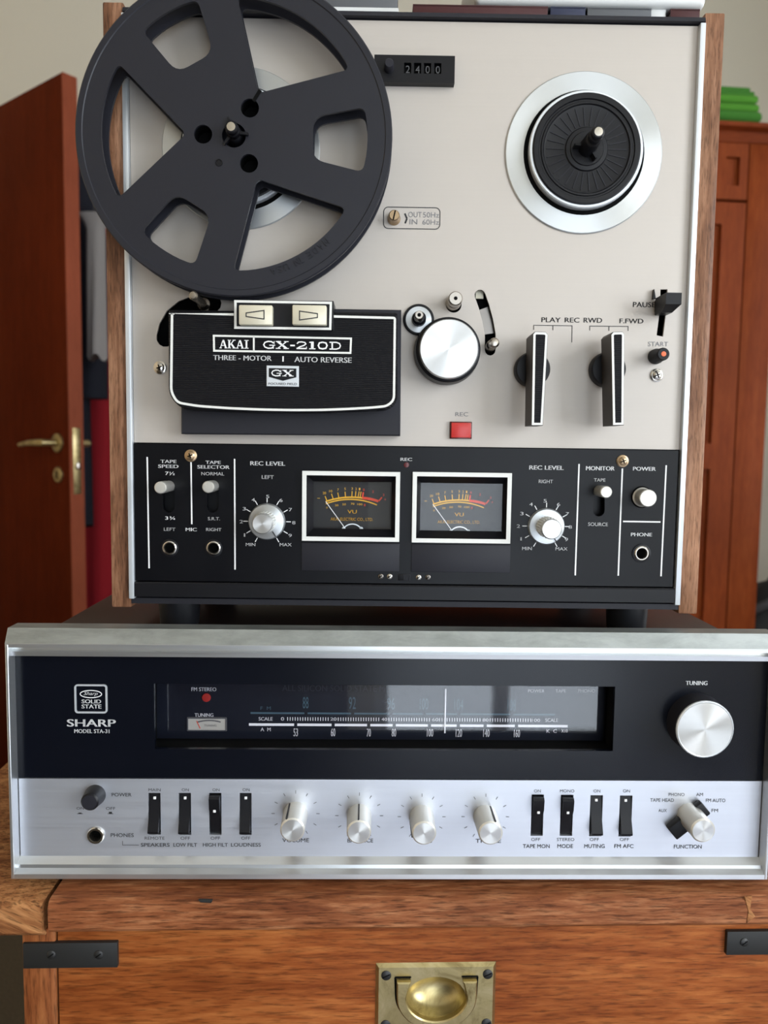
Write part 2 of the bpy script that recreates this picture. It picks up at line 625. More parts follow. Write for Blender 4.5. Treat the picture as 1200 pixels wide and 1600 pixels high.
def pane_mat(name, ior=1.5, tint=(1, 1, 1), rough=0.02):
    m = bpy.data.materials.new(name)
    m.use_nodes = True
    N, L = m.node_tree.nodes, m.node_tree.links
    N.clear()
    out = N.new('ShaderNodeOutputMaterial')
    mx = N.new('ShaderNodeMixShader')
    fr = N.new('ShaderNodeFresnel')
    fr.inputs['IOR'].default_value = ior
    tr = N.new('ShaderNodeBsdfTransparent')
    tr.inputs['Color'].default_value = (*tint, 1)
    gl = N.new('ShaderNodeBsdfGlossy')
    gl.inputs['Roughness'].default_value = rough
    ge = N.new('ShaderNodeNewGeometry')
    ml = N.new('ShaderNodeMath')
    ml.operation = 'SUBTRACT'
    ml.use_clamp = True
    L.new(fr.outputs[0], ml.inputs[0])
    L.new(ge.outputs['Backfacing'], ml.inputs[1])
    L.new(ml.outputs[0], mx.inputs[0])
    L.new(tr.outputs[0], mx.inputs[1])
    L.new(gl.outputs[0], mx.inputs[2])
    L.new(mx.outputs[0], out.inputs[0])
    return m


M_pane = pane_mat('clear_pane', 1.5)
M_dialpane = pane_mat('dial_pane', 1.75, (0.98, 0.98, 1.0), 0.03)

# ------------------------------------------------------------------ lettering
_txt = {}


def txt_mesh(s, bold):
    k = (s, bold)
    if k not in _txt:
        c = bpy.data.curves.new('lettering', 'FONT')
        c.body = s
        c.size = 1.0
        c.resolution_u = 3
        o = bpy.data.objects.new('lettering', c)
        COL.objects.link(o)
        me = o.to_mesh()
        v = [q.co[:] for q in me.vertices]
        f = [tuple(p.vertices) for p in me.polygons]
        o.to_mesh_clear()
        bpy.data.objects.remove(o)
        bpy.data.curves.remove(c)
        xs, ys = [q[0] for q in v], [q[1] for q in v]
        _txt[k] = (v, f, min(xs), max(xs), min(ys), max(ys))
    return _txt[k]


def letters(g, s, x0, x1, z0, z1, h, bold=0.0, shear=0.0):
    v, f, a, b, c, d = txt_mesh(s, 0)
    if bold > 0:                       # heavier print: the word stamped again, a hair to each side
        e = bold * (z1 - z0) * 0.9
        letters(g, s, x0 + 2 * e, x1, z0, z1, h, 0, shear)
        letters(g, s, x0, x1 - 2 * e, z0, z1, h, 0, shear)
        x0, x1 = x0 + e, x1 - e
    out = []
    for x, y, z in v:
        u, w = (x - a) / (b - a), (y - c) / (d - c)
        out.append((x0 + u * (x1 - x0) + shear * (w - 0.5) * (z1 - z0), -h, z0 + w * (z1 - z0)))
    return g.add(out, f)


def legend(fr, items, h, m, parent, bold=0.01, name='lettering'):
    """items: (words, px0, py0, px1, py1[, bold]) as measured on the photograph"""
    g = G()
    for it in items:
        s, a, b, c, d = it[:5]
        x0, z1 = fr.p(a, (b + d) / 2, h)[0], fr.p((a + c) / 2, b, h)[1]
        x1, z0 = fr.p(c, (b + d) / 2, h)[0], fr.p((a + c) / 2, d, h)[1]
        letters(g, s, x0, x1, z0, z1, h, (it[5] if len(it) > 5 else bold))
    return obj(name, g, m, parent)


def lines(fr, segs, w, h, m, parent, name='printed_line'):
    g = G()
    for s in segs:
        g.ribbon([fr.p(x, y, h) for x, y in s], w, h)
    return obj(name, g, m, parent)


SLAB = {  # slab-serif capitals: strokes (points, width) in a unit box
    'A': [([(.12, .03), (.46, .97)], .10), ([(.50, .97), (.86, .03)], .20), ([(.26, .33), (.72, .33)], .09), ([(-.02, .04), (.30, .04)], .09), ([(.66, .04), (1.02, .04)], .09)],
    'K': [([(.20, .0), (.20, 1)], .20), ([(.30, .42), (.80, .96)], .10), ([(.44, .56), (.84, .04)], .20), ([(.0, .045), (.42, .045)], .09), ([(.0, .955), (.42, .955)], .09), ([(.62, .955), (1.0, .955)], .09), ([(.62, .045), (1.04, .045)], .09)],
    'I': [([(.5, 0), (.5, 1)], .20), ([(.0, .045), (1, .045)], .09), ([(.0, .955), (1, .955)], .09)],
    'G': [([(.90, .72), (.72, .92), (.45, .95), (.20, .80), (.10, .5), (.20, .2), (.45, .05), (.72, .07), (.88, .24)], .17), ([(.86, .0), (.86, .46)], .16), ([(.55, .45), (1.02, .45)], .12), ([(.94, .62), (.94, 1.0)], .08)],
    'X': [([(.12, .95), (.84, .05)], .26), ([(.84, .95), (.14, .05)], .13), ([(-.02, .05), (.36, .05)], .11), ([(.60, .05), (1.02, .05)], .11), ([(-.02, .95), (.40, .95)], .11), ([(.64, .95), (1.0, .95)], .11)],
    '-': [([(.1, .45), (.9, .45)], .2)],
    '2': [([(.10, .70), (.22, .90), (.5, .94), (.78, .86), (.86, .68), (.70, .48), (.35, .30), (.12, .10)], .16), ([(.05, .08), (.95, .08)], .17), ([(.92, .0), (.92, .34)], .10)],
    '1': [([(.5, 0), (.5, 1)], .36), ([(.1, .06), (.9, .06)], .13), ([(.12, .90), (.5, .90)], .14)],
    '0': [([(.5, .94), (.22, .84), (.12, .5), (.22, .16), (.5, .06), (.78, .16), (.88, .5), (.78, .84), (.5, .94)], .19)],
    'D': [([(.22, 0), (.22, 1)], .20), ([(.0, .06), (.55, .06), (.80, .20), (.88, .5), (.80, .80), (.55, .94), (.0, .94)], .16)],
}


def slab(g, s, x0, x1, z0, z1, h, widths):
    tot = sum(widths)
    x = x0
    for ch, w in zip(s, widths):
        cw = (x1 - x0) * w / tot
        for pts, t in SLAB[ch]:
            g.ribbon([(x + p * cw * 0.92, z0 + q * (z1 - z0)) for p, q in pts], t * (z1 - z0), h)
        x += cw
    return g


# ------------------------------------------------------------------ common small parts
def screw(fr, px, py, r, h, parent, m=None, washer=True, rot=20, name='screw'):
    x, z = fr.p(px, py, h + 0.002)
    g = G().lathe(x, z, [(r, h), (r, h + 0.0006), (r * 0.85, h + 0.0009), (r * 0.72, h + 0.0010), (r * 0.70, h + 0.0018), (r * 0.5, h + 0.0024), (0, h + 0.0026)], 24)
    o = obj(name, g, m or M_chrome, parent)
    g = G()
    for a in (rot, rot + 90):
        c, s_ = math.cos(R(a)) * r * 0.42, math.sin(R(a)) * r * 0.42
        g.ribbon([(x - c, z - s_), (x + c, z + s_)], r * 0.17, h + 0.0022, h + 0.0028)
    obj('cross_slot', g, M_void, o)
    return o


# ================================================================== the room
RX0, RX1, RY0, RY1, RZ = -1.55, SIDE_X, WIN_Y, 2.75, 2.80
struct('floor', G().box(RX0 - .1, RX1 + .1, RY0 - .1, RY1 + .1, -0.06, 0.0), M_floor, label='dark brown carpeted floor')
struct('ceiling', G().box(RX0 - .1, RX1 + .1, RY0 - .1, RY1 + .1, RZ, RZ + .06), M_ceil)
struct('wall_back', G().box(RX0 - .1, RX1 + .1, RY1, RY1 + .1, 0, RZ), M_wall, label='pale grey-beige painted wall behind the tape deck')
struct('wall_left', G().box(RX0 - .1, RX0, RY0, RY1, 0, RZ), M_wallw)
wr_ = struct('wall_right', G().plate(rect(RY0, RY1, 0, RZ), [rect(SIDE_Y0, SIDE_Y1, SIDE_Z0, SIDE_Z1), rect(FAR_Y0, FAR_Y1, SIDE_Z0, SIDE_Z1)], 0, 0.10), M_wall)
wr_.rotation_euler = (0, 0, R(90))
wr_.location = (RX1, 0, 0)
struct('wall_front', G().plate(rect(RX0, RX1, 0, RZ), [rect(WIN_X0, WIN_X1, WIN_Z0, WIN_Z1)], -RY0 + 0.08, -RY0), M_wall)
# unseen tall window, added behind the photographer for daylight and reflections
wf = G()
FW = 0.045
wf.plate(rect(WIN_X0, WIN_X1, WIN_Z0, WIN_Z1), [rect(WIN_X0 + FW, WIN_X1 - FW, WIN_Z0 + FW, WIN_Z1 - FW)], -RY0 + 0.06, -RY0 + 0.02)
win = struct('added_window_1', wf, M_pvc, label='unseen tall white-framed window added for light and reflections')
xm = (WIN_X0 + WIN_X1) / 2
obj('added_blind', G().box(WIN_X0 + FW, WIN_X1 - FW, RY0 - .018, RY0 - .015, BLIND_Z, WIN_Z1 - FW), M_wall, win)  # added to keep the upper window glow off the reel rings
obj('mullion', G().box(xm - .028, xm + .028, RY0 - .06, RY0 - .02, WIN_Z0 + FW, WIN_Z1 - FW, .004), M_pvc, win)
for a, b in ((WIN_X0 + FW, xm - .028), (xm + .028, WIN_X1 - FW)):
    obj('window_pane', G().box(a, b, RY0 - .045, RY0 - .041, WIN_Z0 + FW, WIN_Z1 - FW), M_pane, win)

for n_, y0_, y1_, lb in (('added_window_2', SIDE_Y0, SIDE_Y1, 'unseen white-framed window added in the right-hand wall as daylight source'), ('added_window_3', FAR_Y0, FAR_Y1, 'unseen white-framed window added in the right-hand wall to light the back wall')):  # both are unseen and added as daylight sources
    ws_ = struct(n_, G().plate(rect(y0_, y1_, SIDE_Z0, SIDE_Z1), [rect(y0_ + FW, y1_ - FW, SIDE_Z0 + FW, SIDE_Z1 - FW)], .02, .06), M_pvc, label=lb)
    ws_.rotation_euler = (0, 0, R(90))
    ws_.location = (RX1, 0, 0)
    ym = (y0_ + y1_) / 2
    obj('mullion', G().box(ym - .028, ym + .028, -.06, -.02, SIDE_Z0 + FW, SIDE_Z1 - FW, .004), M_pvc, ws_)
    for a, b in ((y0_ + FW, ym - .028), (ym + .028, y1_ - FW)):
        obj('window_pane', G().box(a, b, -.045, -.041, SIDE_Z0 + FW, SIDE_Z1 - FW), M_pane, ws_)
# unseen dark sideboard, added so the black panels reflect something dark
wd = thing('added_sideboard', 'unseen dark brown sideboard added behind the camera to darken reflections', 'sideboard', (-0.76, RY0, 0))
obj('body', G().box(-.74, .74, .005, .30, .06, 1.15, .004), M_espresso, wd)
obj('plinth', G().box(-.72, .72, .005, .28, 0, .065), M_espresso, wd)
for k in range(3):
    dw = obj('sideboard_door', G().box(-.735 + k * .49, -.249 + k * .49, .300, .320, .08, 1.13, .002), M_espresso, wd)
    obj('knob', G().tube([(-.30 + k * .49, .318, .85), (-.30 + k * .49, .345, .85)], [.008, .014], 14), M_brass, dw)
# unseen low day-bed, added to give the silver fascia a pale reflection
db = thing('added_day_bed', 'unseen low day bed with lavender cover, added for pale reflections', 'day bed', (0.62, -0.26, 0))
obj('frame', G().box(-.70, .70, -.29, .29, .10, .24, .01), M_cupbh, db)
for qx in (-.66, .62):
    for qy in (-.27, .23):
        obj('leg', G().box(qx, qx + .04, qy, qy + .04, 0, .11, .004), M_cupbh, db)
g = G()
nx, ny = 50, 22
for i in range(nx + 1):
    for j in range(ny + 1):
        u, w = i / nx, j / ny
        e = min(u, 1 - u, (1 - w) * .45, w * .45) * 14
        z = .42 - .045 * math.exp(-e * 1.3) + .006 * math.sin(9 * u + 5 * w) + .004 * math.sin(23 * w - 11 * u)
        g.v.append((-.71 + 1.42 * u, -.30 + .60 * w, z))
q = ny + 1
for i in range(nx):
    for j in range(ny):
        g.f.append((i * q + j, (i + 1) * q + j, (i + 1) * q + j + 1, i * q + j + 1))
rim = [i * q for i in range(nx + 1)] + [nx * q + j for j in range(1, q)] + [i * q + ny for i in range(nx - 1, -1, -1)] + [j for j in range(ny - 1, 0, -1)]
base = len(g.v)
for r_ in rim:
    x, y, z = g.v[r_]
    g.v.append((x, y, .235))
n = len(rim)
for k in range(n):
    g.f.append((rim[k], rim[(k + 1) % n], base + (k + 1) % n, base + k))
g.f.append(tuple(base + k for k in range(n)))
obj('mattress_cover', g, M_linen, db, 60)

# open door on the left: lock edge towards the camera, hinged far left
DA = Frame((0, 2.03, 0), 0)
ax, _ = DA.p(101, 300)
dd = Vector((-0.79, 0.61, 0)).normalized()
yaw_d = math.atan2(dd.y, dd.x) - PI      # local +x runs from the hinge to the lock edge
LEAF_W, LEAF_T = 0.82, 0.040
door_top = DA.p(101, 112)[1]
DF = Frame((ax, 2.03, 0), yaw_d)         # local x = 0 at the lock edge, face at y = 0
door = obj('door_1', G().box(-LEAF_W, -0.004, 0, LEAF_T, 0.012, door_top, 0.0015), M_door)
door['kind'] = 'structure'
door['label'] = 'open dark mahogany veneered door seen edge-on at left'
door.location = DF.o
door.rotation_euler = (0, 0, yaw_d)
obj('edge_lipping', G().box(-0.004, 0, 0, LEAF_T, 0.012, door_top), M_doored, door, label='lighter reddish door edge')
hz = DF.z(692, 0.03, 90)
obj('lock_plate', G().box(-0.0003, 0.0012, .009, .031, hz - 0.135, hz + 0.040, .0005), M_brass, door, label='brass lock plate')
obj('latch', G().box(0.0010, 0.010, .014, .026, hz - .070, hz - .052, .002), M_chrome, door)
for sgn, y0 in ((-1, 0), (1, LEAF_T)):
    ro = obj('handle_rose', G().lathe(-0.055, hz, [(.0, 0), (.025, 0), (.025, .006), (.021, .009), (.010, .010), (.009, .045), (.0, .046)], 24), M_brass, door)
    if sgn > 0:
        ro.rotation_euler = (0, 0, PI)
        ro.location = (-0.11, LEAF_T, 0)
    hy = y0 + sgn * 0.045
    obj('lever_handle', G().tube([(-0.055, y0 + sgn * .02, hz), (-0.055, hy, hz), (-0.075, hy + sgn * .006, hz), (-0.12, hy + sgn * .004, hz - .001), (-0.175, hy, hz - .006)], [.009, .010, .009, .008, .006], 12), M_brass, door)
ks = obj('keyhole_rose', G().lathe(-0.055, hz - 0.085, [(.0, 0), (.021, 0), (.021, .005), (.017, .008), (.0, .008)], 24), M_brass, door)
obj('keyhole', G().box(-0.058, -0.052, -0.0087, -0.0078, hz - .096, hz - .076), M_void, ks)


# garments on the hook rail behind the door
def garment(name, label, cat, x, y, zt, zb, w, d, m, ph, folds=9, sleeve=True):
    g = G()
    n, k = 28, 44
    for i in range(n + 1):
        t = i / n
        sh = min(1.0, (t / 0.10) ** 0.6) if t < 0.10 else 1.0
        wid = (0.06 + (w / 2 - 0.06) * sh) * (1 + 0.10 * t)
        dep = (0.03 + (d / 2 - 0.03) * sh) * (0.85 + 0.30 * t)
        for j in range(k):
            a = 2 * PI * j / k
            fo = 1 + (0.02 + 0.09 * t) * math.sin(folds * a + ph + 2.2 * t) + 0.03 * math.sin(3 * a + ph * 2 + 5 * t)
            g.v.append((wid * math.cos(a) * fo, dep * math.sin(a) * fo, zt + (zb - zt) * t + 0.01 * math.sin(4 * a + ph) * t))
    for i in range(n):
        for j in range(k):
            l = (j + 1) % k
            g.f.append((i * k + j, i * k + l, (i + 1) * k + l, (i + 1) * k + j))
    g.f.append(tuple(range(k)))
    g.f.append(tuple(n * k + j for j in range(k)))
    root = thing(name, label, cat, (x, y, 0))
    obj('body', g, m, root, 80)
    if sleeve:
        for s in (-1, 1):
            L = (zt - zb) * 0.62
            pts = [(s * (w / 2 - .05), 0, zt - .05), (s * (w / 2 + .005), -.01, zt - .12), (s * (w / 2 + .030), -.015, zt - .30), (s * (w / 2 + .035), -.02, zt - .05 - L)]
            obj('sleeve', G().tube(pts, [.05, .058, .052, .046], 14), m, root, 80)
    obj('hanging_loop', G().tube([(-.012, d * .18, zt - .01), (-.008, d * .30, zt + .035), (.008, d * .30, zt + .035), (.012, d * .18, zt - .01)], .003, 8), m, root)
    return root


garment('red_coat', 'red coat hanging behind the dark coat, between door and tape deck', 'coat', -0.95, 2.60, 1.93, 0.36, 0.26, 0.15, M_redc, 0.7)
garment('navy_coat', 'dark navy coat hanging just behind the open door edge', 'coat', -1.055, 2.40, 1.97, 0.80, 0.24, 0.15, M_navy, 2.1)
garment('grey_scarf', 'grey scarf hanging beside the navy coat, left of the tape deck below the reel', 'scarf', -0.822, 2.22, 1.70, 1.30, 0.05, 0.05, M_greyc, 1.0, 5, False)
stand = thing('coat_stand', 'dark wooden coat stand carrying the coats, hidden behind the tape deck', 'coat stand', (-0.74, 2.42, 0))
obj('pole', G().tube([(0, 0, .03), (0, 0, 1.0), (0, 0, 2.02)], [.020, .018, .015], 16), M_espresso, stand)
for k in range(3):
    a = R(30 + 120 * k)
    obj('foot', G().tube([(0, 0, .12), (.12 * math.cos(a), .12 * math.sin(a), .07), (.22 * math.cos(a), .22 * math.sin(a), .012)], .012, 10), M_espresso, stand)
for tx, ty, tz in ((-0.95, 2.60, 1.93), (-1.055, 2.40, 1.97), (-0.822, 2.22, 1.70)):
    dx, dy = tx + 0.74, ty - 2.42
    obj('arm', G().tube([(0, 0, tz - .03), (dx * .5, dy * .5, tz + .015), (dx, dy + .01, tz + .033)], [.010, .009, .007], 10), M_espresso, stand)

# ------------------------------------------------------------------ cherry cupboard at right
W = Frame((0.985, 2.0, 0), R(5))
ctop = W.z(193, 0.03, 1165)
czs = W.z(216, 0.0, 1165)
cup = thing('cupboard', 'tall cherry-wood cupboard with recessed panel doors at right', 'cupboard', W.o, W.yaw)
CW, CD = 0.98, 0.46
xs_ = W.x(1167, 0, 314)               # inner edge of the right stile
obj('body', G().box(-CW, 0, 0.020, CD, 0.06, czs), M_cupb, cup)
obj('stile', G().box(xs_ + 0.002, 0, 0, 0.021, 0.06, czs, .002), M_cupb, cup)
obj('stile', G().box(-CW, -CW - xs_ - 0.002, 0, 0.021, 0.06, czs, .002), M_cupb, cup)
obj('plinth', G().box(-CW - .01, .01, -.010, CD, 0, 0.075, .004), M_cupbh, cup)
co = G().extx([(-.004, czs - .012), (-.012, czs), (-.018, czs + (ctop - czs) * .35), (-.040, czs + (ctop - czs) * .55), (-.040, ctop), (CD, ctop), (CD, czs - .012)], -CW - .035, .035)
obj('cornice', co, M_cupbh, cup)
zmid = W.z(314, 0, 1145)


def cup_door(x0, x1, z0, z1, panels):
    o = obj('cupboard_door', G().plate(rect(x0, x1, z0, z1), [rect(*p) for p in panels], -0.020, 0.0), M_cupb, cup)
    for p in panels:
        obj('panel', G().box(p[0], p[1], 0.011, 0.0195, p[2], p[3]), M_cupb, o)
    return o


xl = -CW - xs_
pw = (W.x(1134.5, 0, 270), W.x(1156.5, 0, 270))
xq = [xs_, (2 * xs_ + xl) / 3, (xs_ + 2 * xl) / 3, xl]
for k in range(3):
    x1_, x0_ = xq[k] - .0015, xq[k + 1] + .0015
    pz0, pz1 = W.z(289.5, 0, 1145), W.z(244.7, 0, 1145)
    d1 = xs_ - pw[1]
    pwid = pw[1] - pw[0]
    pn = [(x1_ - d1 - pwid, x1_ - d1, pz0, pz1)]
    n_ = 2 if k == 0 else 2
    for q in range(1, 4):
        c = x1_ - d1 - pwid - q * (pwid + 0.035)
        if c > x0_ + 0.03:
            pn.append((c, c + pwid, pz0, pz1))
    cup_door(x0_, x1_, zmid + .004, czs - .003, pn)
    px1 = x1_ - (xs_ - W.x(1124, 0, 450))
    px0 = x0_ + (x1_ - px1)
    cup_door(x0_, x1_, 0.08, zmid - .004, [(px0, px1, W.z(693, 0, 1118), W.z(350, 0, 1128)), (px0, px1, 0.22, W.z(733, 0, 1117))])

# folded towels on the cupboard
def towel(name, label, x0, x1, y0, y1, z0, z1, m, k):
    g = G()
    nf = max(2, int(round((z1 - z0) / 0.024)))
    t = (z1 - z0) / nf
    for i in range(nf):
        a = z0 + i * t
        g.box(x0 + .004 * math.sin(i * 2.1 + k), x1 + .006 * math.sin(i * 1.7 + k), y0 + .004 * math.cos(i * 3 + k), y1, a, a + t, t * .46, 3)
    o = obj(name, g, m, None, 60)
    o.location = W.o
    o.rotation_euler = (0, 0, W.yaw)
    tag(o, label, 'towel', 'green folded towels on the cupboard')


gx1 = W.x(1186.5, -.02, 165)
za, zb, zc, zd = ctop, W.z(172, -.02, 1160), W.z(146, -.02, 1160), W.z(131, -.02, 1150)
towel('folded_towel', 'mid-green folded towel at the bottom of the pile on the cupboard', gx1 - .30, gx1 + .006, .02, .24, za, zb, M_green2, 0.3)
towel('folded_towel', 'bright green folded towel in the middle of the pile on the cupboard', gx1 - .30, gx1, .022, .24, zb, zc, M_green, 1.3)
towel('folded_towel', 'darker green folded towel on top of the pile on the cupboard', gx1 - .31, gx1 - .012, .03, .24, zc, zd, M_green2, 2.3)

# black holdall on the floor right of the cupboard
BF = Frame((1.185, 2.25, 0), R(-8))
bt = BF.z(908, 0.1, 1180)
bag = thing('holdall', 'black bag with a grey band standing beside the cupboard', 'bag', BF.o, BF.yaw)
g = G()
n, k = 22, 32
for i in range(n + 1):
    t = i / n
    rz = bt * t
    s_ = math.sqrt(max(0.0, 1 - max(0, (t - 0.72) / 0.28) ** 2)) if t > 0.72 else 1.0
    s_ = max(s_, 0.03)
    for j in range(k):
        a = 2 * PI * j / k
        c_, sn = math.cos(a), math.sin(a)
        e = 0.55
        g.v.append((0.155 * s_ * math.copysign(abs(c_) ** e, c_), 0.11 * s_ * math.copysign(abs(sn) ** e, sn), rz))
for i in range(n):
    for j in range(k):
        l = (j + 1) % k
        g.f.append((i * k + j, i * k + l, (i + 1) * k + l, (i + 1) * k + j))
g.f += [tuple(range(k)), tuple(n * k + j for j in range(k))]
obj('body', g, M_bag, bag, 60)
b1 = BF.z(934, 0.11, 1180)
obj('band', G().tube([(-.150, -.060, b1 - .075), (-.115, -.112, b1 - .035), (-.05, -.120, b1), (.03, -.120, b1 + .004), (.10, -.112, b1 - .02), (.15, -.06, b1 - .06)], .014, 10), M_band, bag, 60)
obj('carry_loop', G().tube([(-.04, 0, bt - .012), (-.035, 0, bt + .018), (.035, 0, bt + .018), (.04, 0, bt - .012)], .007, 8), M_bag, bag, 60)

# ================================================================== chest of drawers
REC_O = Vector((-0.21761, 0.435, -0.25587 + CAM_Z))
CHEST_TOP = REC_O.z - 0.005


def on_level(px, py, z):
    d = CR @ Vector(((px - 600) / FPX, (800 - py) / FPX, -1))
    t = (z - CAM_Z) / d.z
    return Vector((0, 0, CAM_Z)) + d * t


a_, b_ = on_level(75, 1407, CHEST_TOP), on_level(1190, 1397, CHEST_TOP)
cy = math.atan2(b_.y - a_.y, b_.x - a_.x)
mid = (a_ + b_) / 2
C = Frame((mid.x, mid.y, 0), cy)
chest = thing('chest_of_drawers', 'mahogany campaign chest with brass recessed pull under the receiver', 'chest of drawers', C.o, cy)
CDEP = 0.235
xk = C.x(73.5, 0, 1430)                     # the crack between top board and end board
x_l = C.x(37, -.004, 1530)                  # left side of the carcase
x_r = C.x(1330, -.004, 1530)
zb_ = C.z(1450.5, 0, 600)
zt_ = CHEST_TOP
# top: long board, end board split away by a crack
g = G().extx([(0, zb_), (-.0015, zb_ + .002), (-.0015, zt_ - .0035), (.0008, zt_ - .0008), (.003, zt_), (CDEP, zt_), (CDEP, zb_)], xk + .0010, x_r + .03)
obj('top_board', g, M_mahogt, chest)
ex0 = xk - 0.11
zb2 = C.z(1463, 0, 20)
pf = [(.001, zb2), (-.0005, zb2 + .002), (-.0005, zt_ - .0045), (.002, zt_ - .0018), (.005, zt_ - .001), (CDEP, zt_ - .001), (CDEP, zb2)]
g = G()
# the end board's broken inner edge wanders along its height
n = len(pf)
off = [.0, -.0008, -.0022, -.0012, -.0004, 0, 0]
v = [(ex0, y, z) for y, z in pf] + [(xk - .0016 + o, y, z) for (y, z), o in zip(pf, off)]
g.add(v, [tuple(range(n)), tuple(range(n, 2 * n))[::-1]] + [(i, (i + 1) % n, n + (i + 1) % n, n + i) for i in range(n)])
obj('end_board', g, M_endgr, chest, label='end-grain board split away from the top')
obj('plug', G().prism([C.p(1163, 1401, .0016), C.p(1175, 1400, .0016), C.p(1172, 1420, .0016), C.p(1180, 1432, .0016), C.p(1166, 1443, .0016), C.p(1169, 1424, .0016)], .001, .0019, .0002), M_endgr, chest, label='pale filler in the top board edge')
obj('dent', G().prism([C.p(310, 1406.5, .0015), C.p(332, 1407, .0015), C.p(330, 1411, .0015), C.p(313, 1410, .0015)], .0, .0017, .0002), M_strap, chest, label='dark knock in the board edge')
# carcase
zd_top = C.z(1459, -.004, 90)
xs2 = C.x(88.5, -.004, 1530)
ZF = 0.04
obj('carcase', G().box(x_l, x_r, .020, CDEP - .004, ZF, zb_ - .0002), M_mahogv, chest)
obj('side_post', G().box(x_l, xs2, .003, .023, ZF, zb_ - .0002, .0008), M_mahogv, chest)
obj('side_post', G().box(x_r - (xs2 - x_l), x_r, .003, .023, ZF, zb_ - .0002, .0008), M_mahogv, chest)
for zz in (0.0,):
    for q in (x_l + .03, x_r - .06):
        for yy in (.01, CDEP - .05):
            obj('bun_foot', G().box(q, q + .04, yy, yy + .035, 0, ZF + .001, .004), M_mahogv, chest)
dx0, dx1 = xs2 + .0012, x_r - (xs2 - x_l) - .0012
DZ = 0.215
pz1, pz0 = C.z(1507, -.002, 680), C.z(1616, -.002, 680)
pxa, pxb = C.x(587, -.002, 1540), C.x(775, -.002, 1540)


def pull(zshift, parent, full):
    """flush campaign pull: bevelled plate, dished cup, half-ring bail and four screws"""
    xa, xb, za_, zb__ = pxa, pxb, pz0 + zshift, pz1 + zshift
    cx, cw = (xa + xb) / 2, xb - xa
    ccx, ccz = C.p(681, 1557, -.002)
    ccz += zshift
    rx, rz = C.x(727, -.002, 1557) - ccx, C.z(1526.5, -.002, 681) + zshift - ccz
    y0 = .0045
    cup_ = [(ccx + rx * math.cos(2 * PI * i / 40), ccz + rz * math.sin(2 * PI * i / 40)) for i in range(40)]
    g = G().plate(inset(rect(xa, xb, za_, zb__), .0018), [cup_], -y0, -.0020)
    r0, r1 = rect(xa, xb, za_, zb__), inset(rect(xa, xb, za_, zb__), .0018)
    g.add([(x, .0040, z) for x, z in r0] + [(x, .0020, z) for x, z in r1], [(i, (i + 1) % 4, 4 + (i + 1) % 4, 4 + i) for i in range(4)])
    plate = obj('pull_plate', g, M_brass, parent, 30, label='bevelled old brass plate')
    g = G()
    m_ = 10
    for i in range(m_ + 1):
        t = i / m_
        for j in range(40):
            a = 2 * PI * j / 40
            g.v.append((ccx + rx * (1 - t * .999) * math.cos(a), .0020 + .011 * math.sqrt(max(0, 1 - (1 - t) ** 2)), ccz + rz * (1 - t * .999) * math.sin(a)))
    for i in range(m_):
        for j in range(40):
            l = (j + 1) % 40
            g.f.append((i * 40 + j, i * 40 + l, (i + 1) * 40 + l, (i + 1) * 40 + j))
    obj('pull_cup', g, M_brass, plate, 60)
    # bail: broad half ring lying against the plate, its arms rising to the pivots
    bl, br = C.x(620, .001, 1540), C.x(745, .001, 1540)
    bt_ = C.z(1533, .001, 681) + zshift
    bc, bR = (bl + br) / 2, (br - bl) / 2
    wd = C.x(643, .001, 1540) - bl
    oz = rz * 1.30
    outer, inner = [], []
    for i in range(25):
        a = PI + PI * i / 24
        outer.append((bc + bR * math.cos(a), ccz + rz * .18 + (bR * .86) * math.sin(a)))
        a2 = a
        inner.append((ccx + (rx * 1.02) * math.cos(a2), ccz + rz * .18 + (rz * 1.22) * math.sin(a2)))
    loop = [(bl, bt_)] + outer + [(br, bt_), (br - wd * .95, bt_)] + inner[::-1] + [(bl + wd * .95, bt_)]
    g = G().prism(loop, -.0019, .0024, .0007)
    obj('bail', g, M_brass, plate, 40, label='half-ring brass bail handle')
    g = G().ribbon([(bl - .0008, bt_ + .0006)] + [(x * 1.0 + (x - bc) * .012, z - .0007) for x, z in outer] + [(br + .0008, bt_ + .0006)], .0012, -.0018)
    g.ribbon([(bl - .001, bt_ + .0006), (bl + wd * 1.0, bt_ + .0006)], .0009, -.0018)
    g.ribbon([(br - wd * 1.0, bt_ + .0006), (br + .001, bt_ + .0006)], .0009, -.0018)
    obj('bail_gap', g, M_void, plate)
    for qx in (C.x(603.5, -.002, 1523), C.x(762, -.002, 1523)):
        for qz in (C.z(1523, -.002, 681), C.z(1600, -.002, 681)):
            s_ = obj('pull_screw', G().lathe(qx, qz + zshift, [(.0030, -.0022), (.0030, -.0017), (.0024, -.0013), (0, -.0012)], 16), M_iron, plate)
            obj('screw_slot', G().ribbon([(qx - .0022, qz + zshift - .001), (qx + .0022, qz + zshift + .001)], .0006, -.0011), M_void, s_)


zt2 = zb_ - .0008
for k in range(3):
    z1_ = zt2 - k * (DZ + .004)
    ecx, ecz = C.p(681, 1557, -.002)
    erx, erz = C.x(727, -.002, 1557) - ecx + .001, C.z(1526.5, -.002, 681) - ecz + .001
    ell = [(ecx + erx * math.cos(2 * PI * i / 24), ecz - k * (DZ + .004) + erz * math.sin(2 * PI * i / 24)) for i in range(24)]
    dr = obj('drawer', G().plate(rect(dx0, dx1, z1_ - DZ, z1_), [ell], -.0185, -.004), M_mahog, chest)
    pull(-k * (DZ + .004), dr, k == 0)
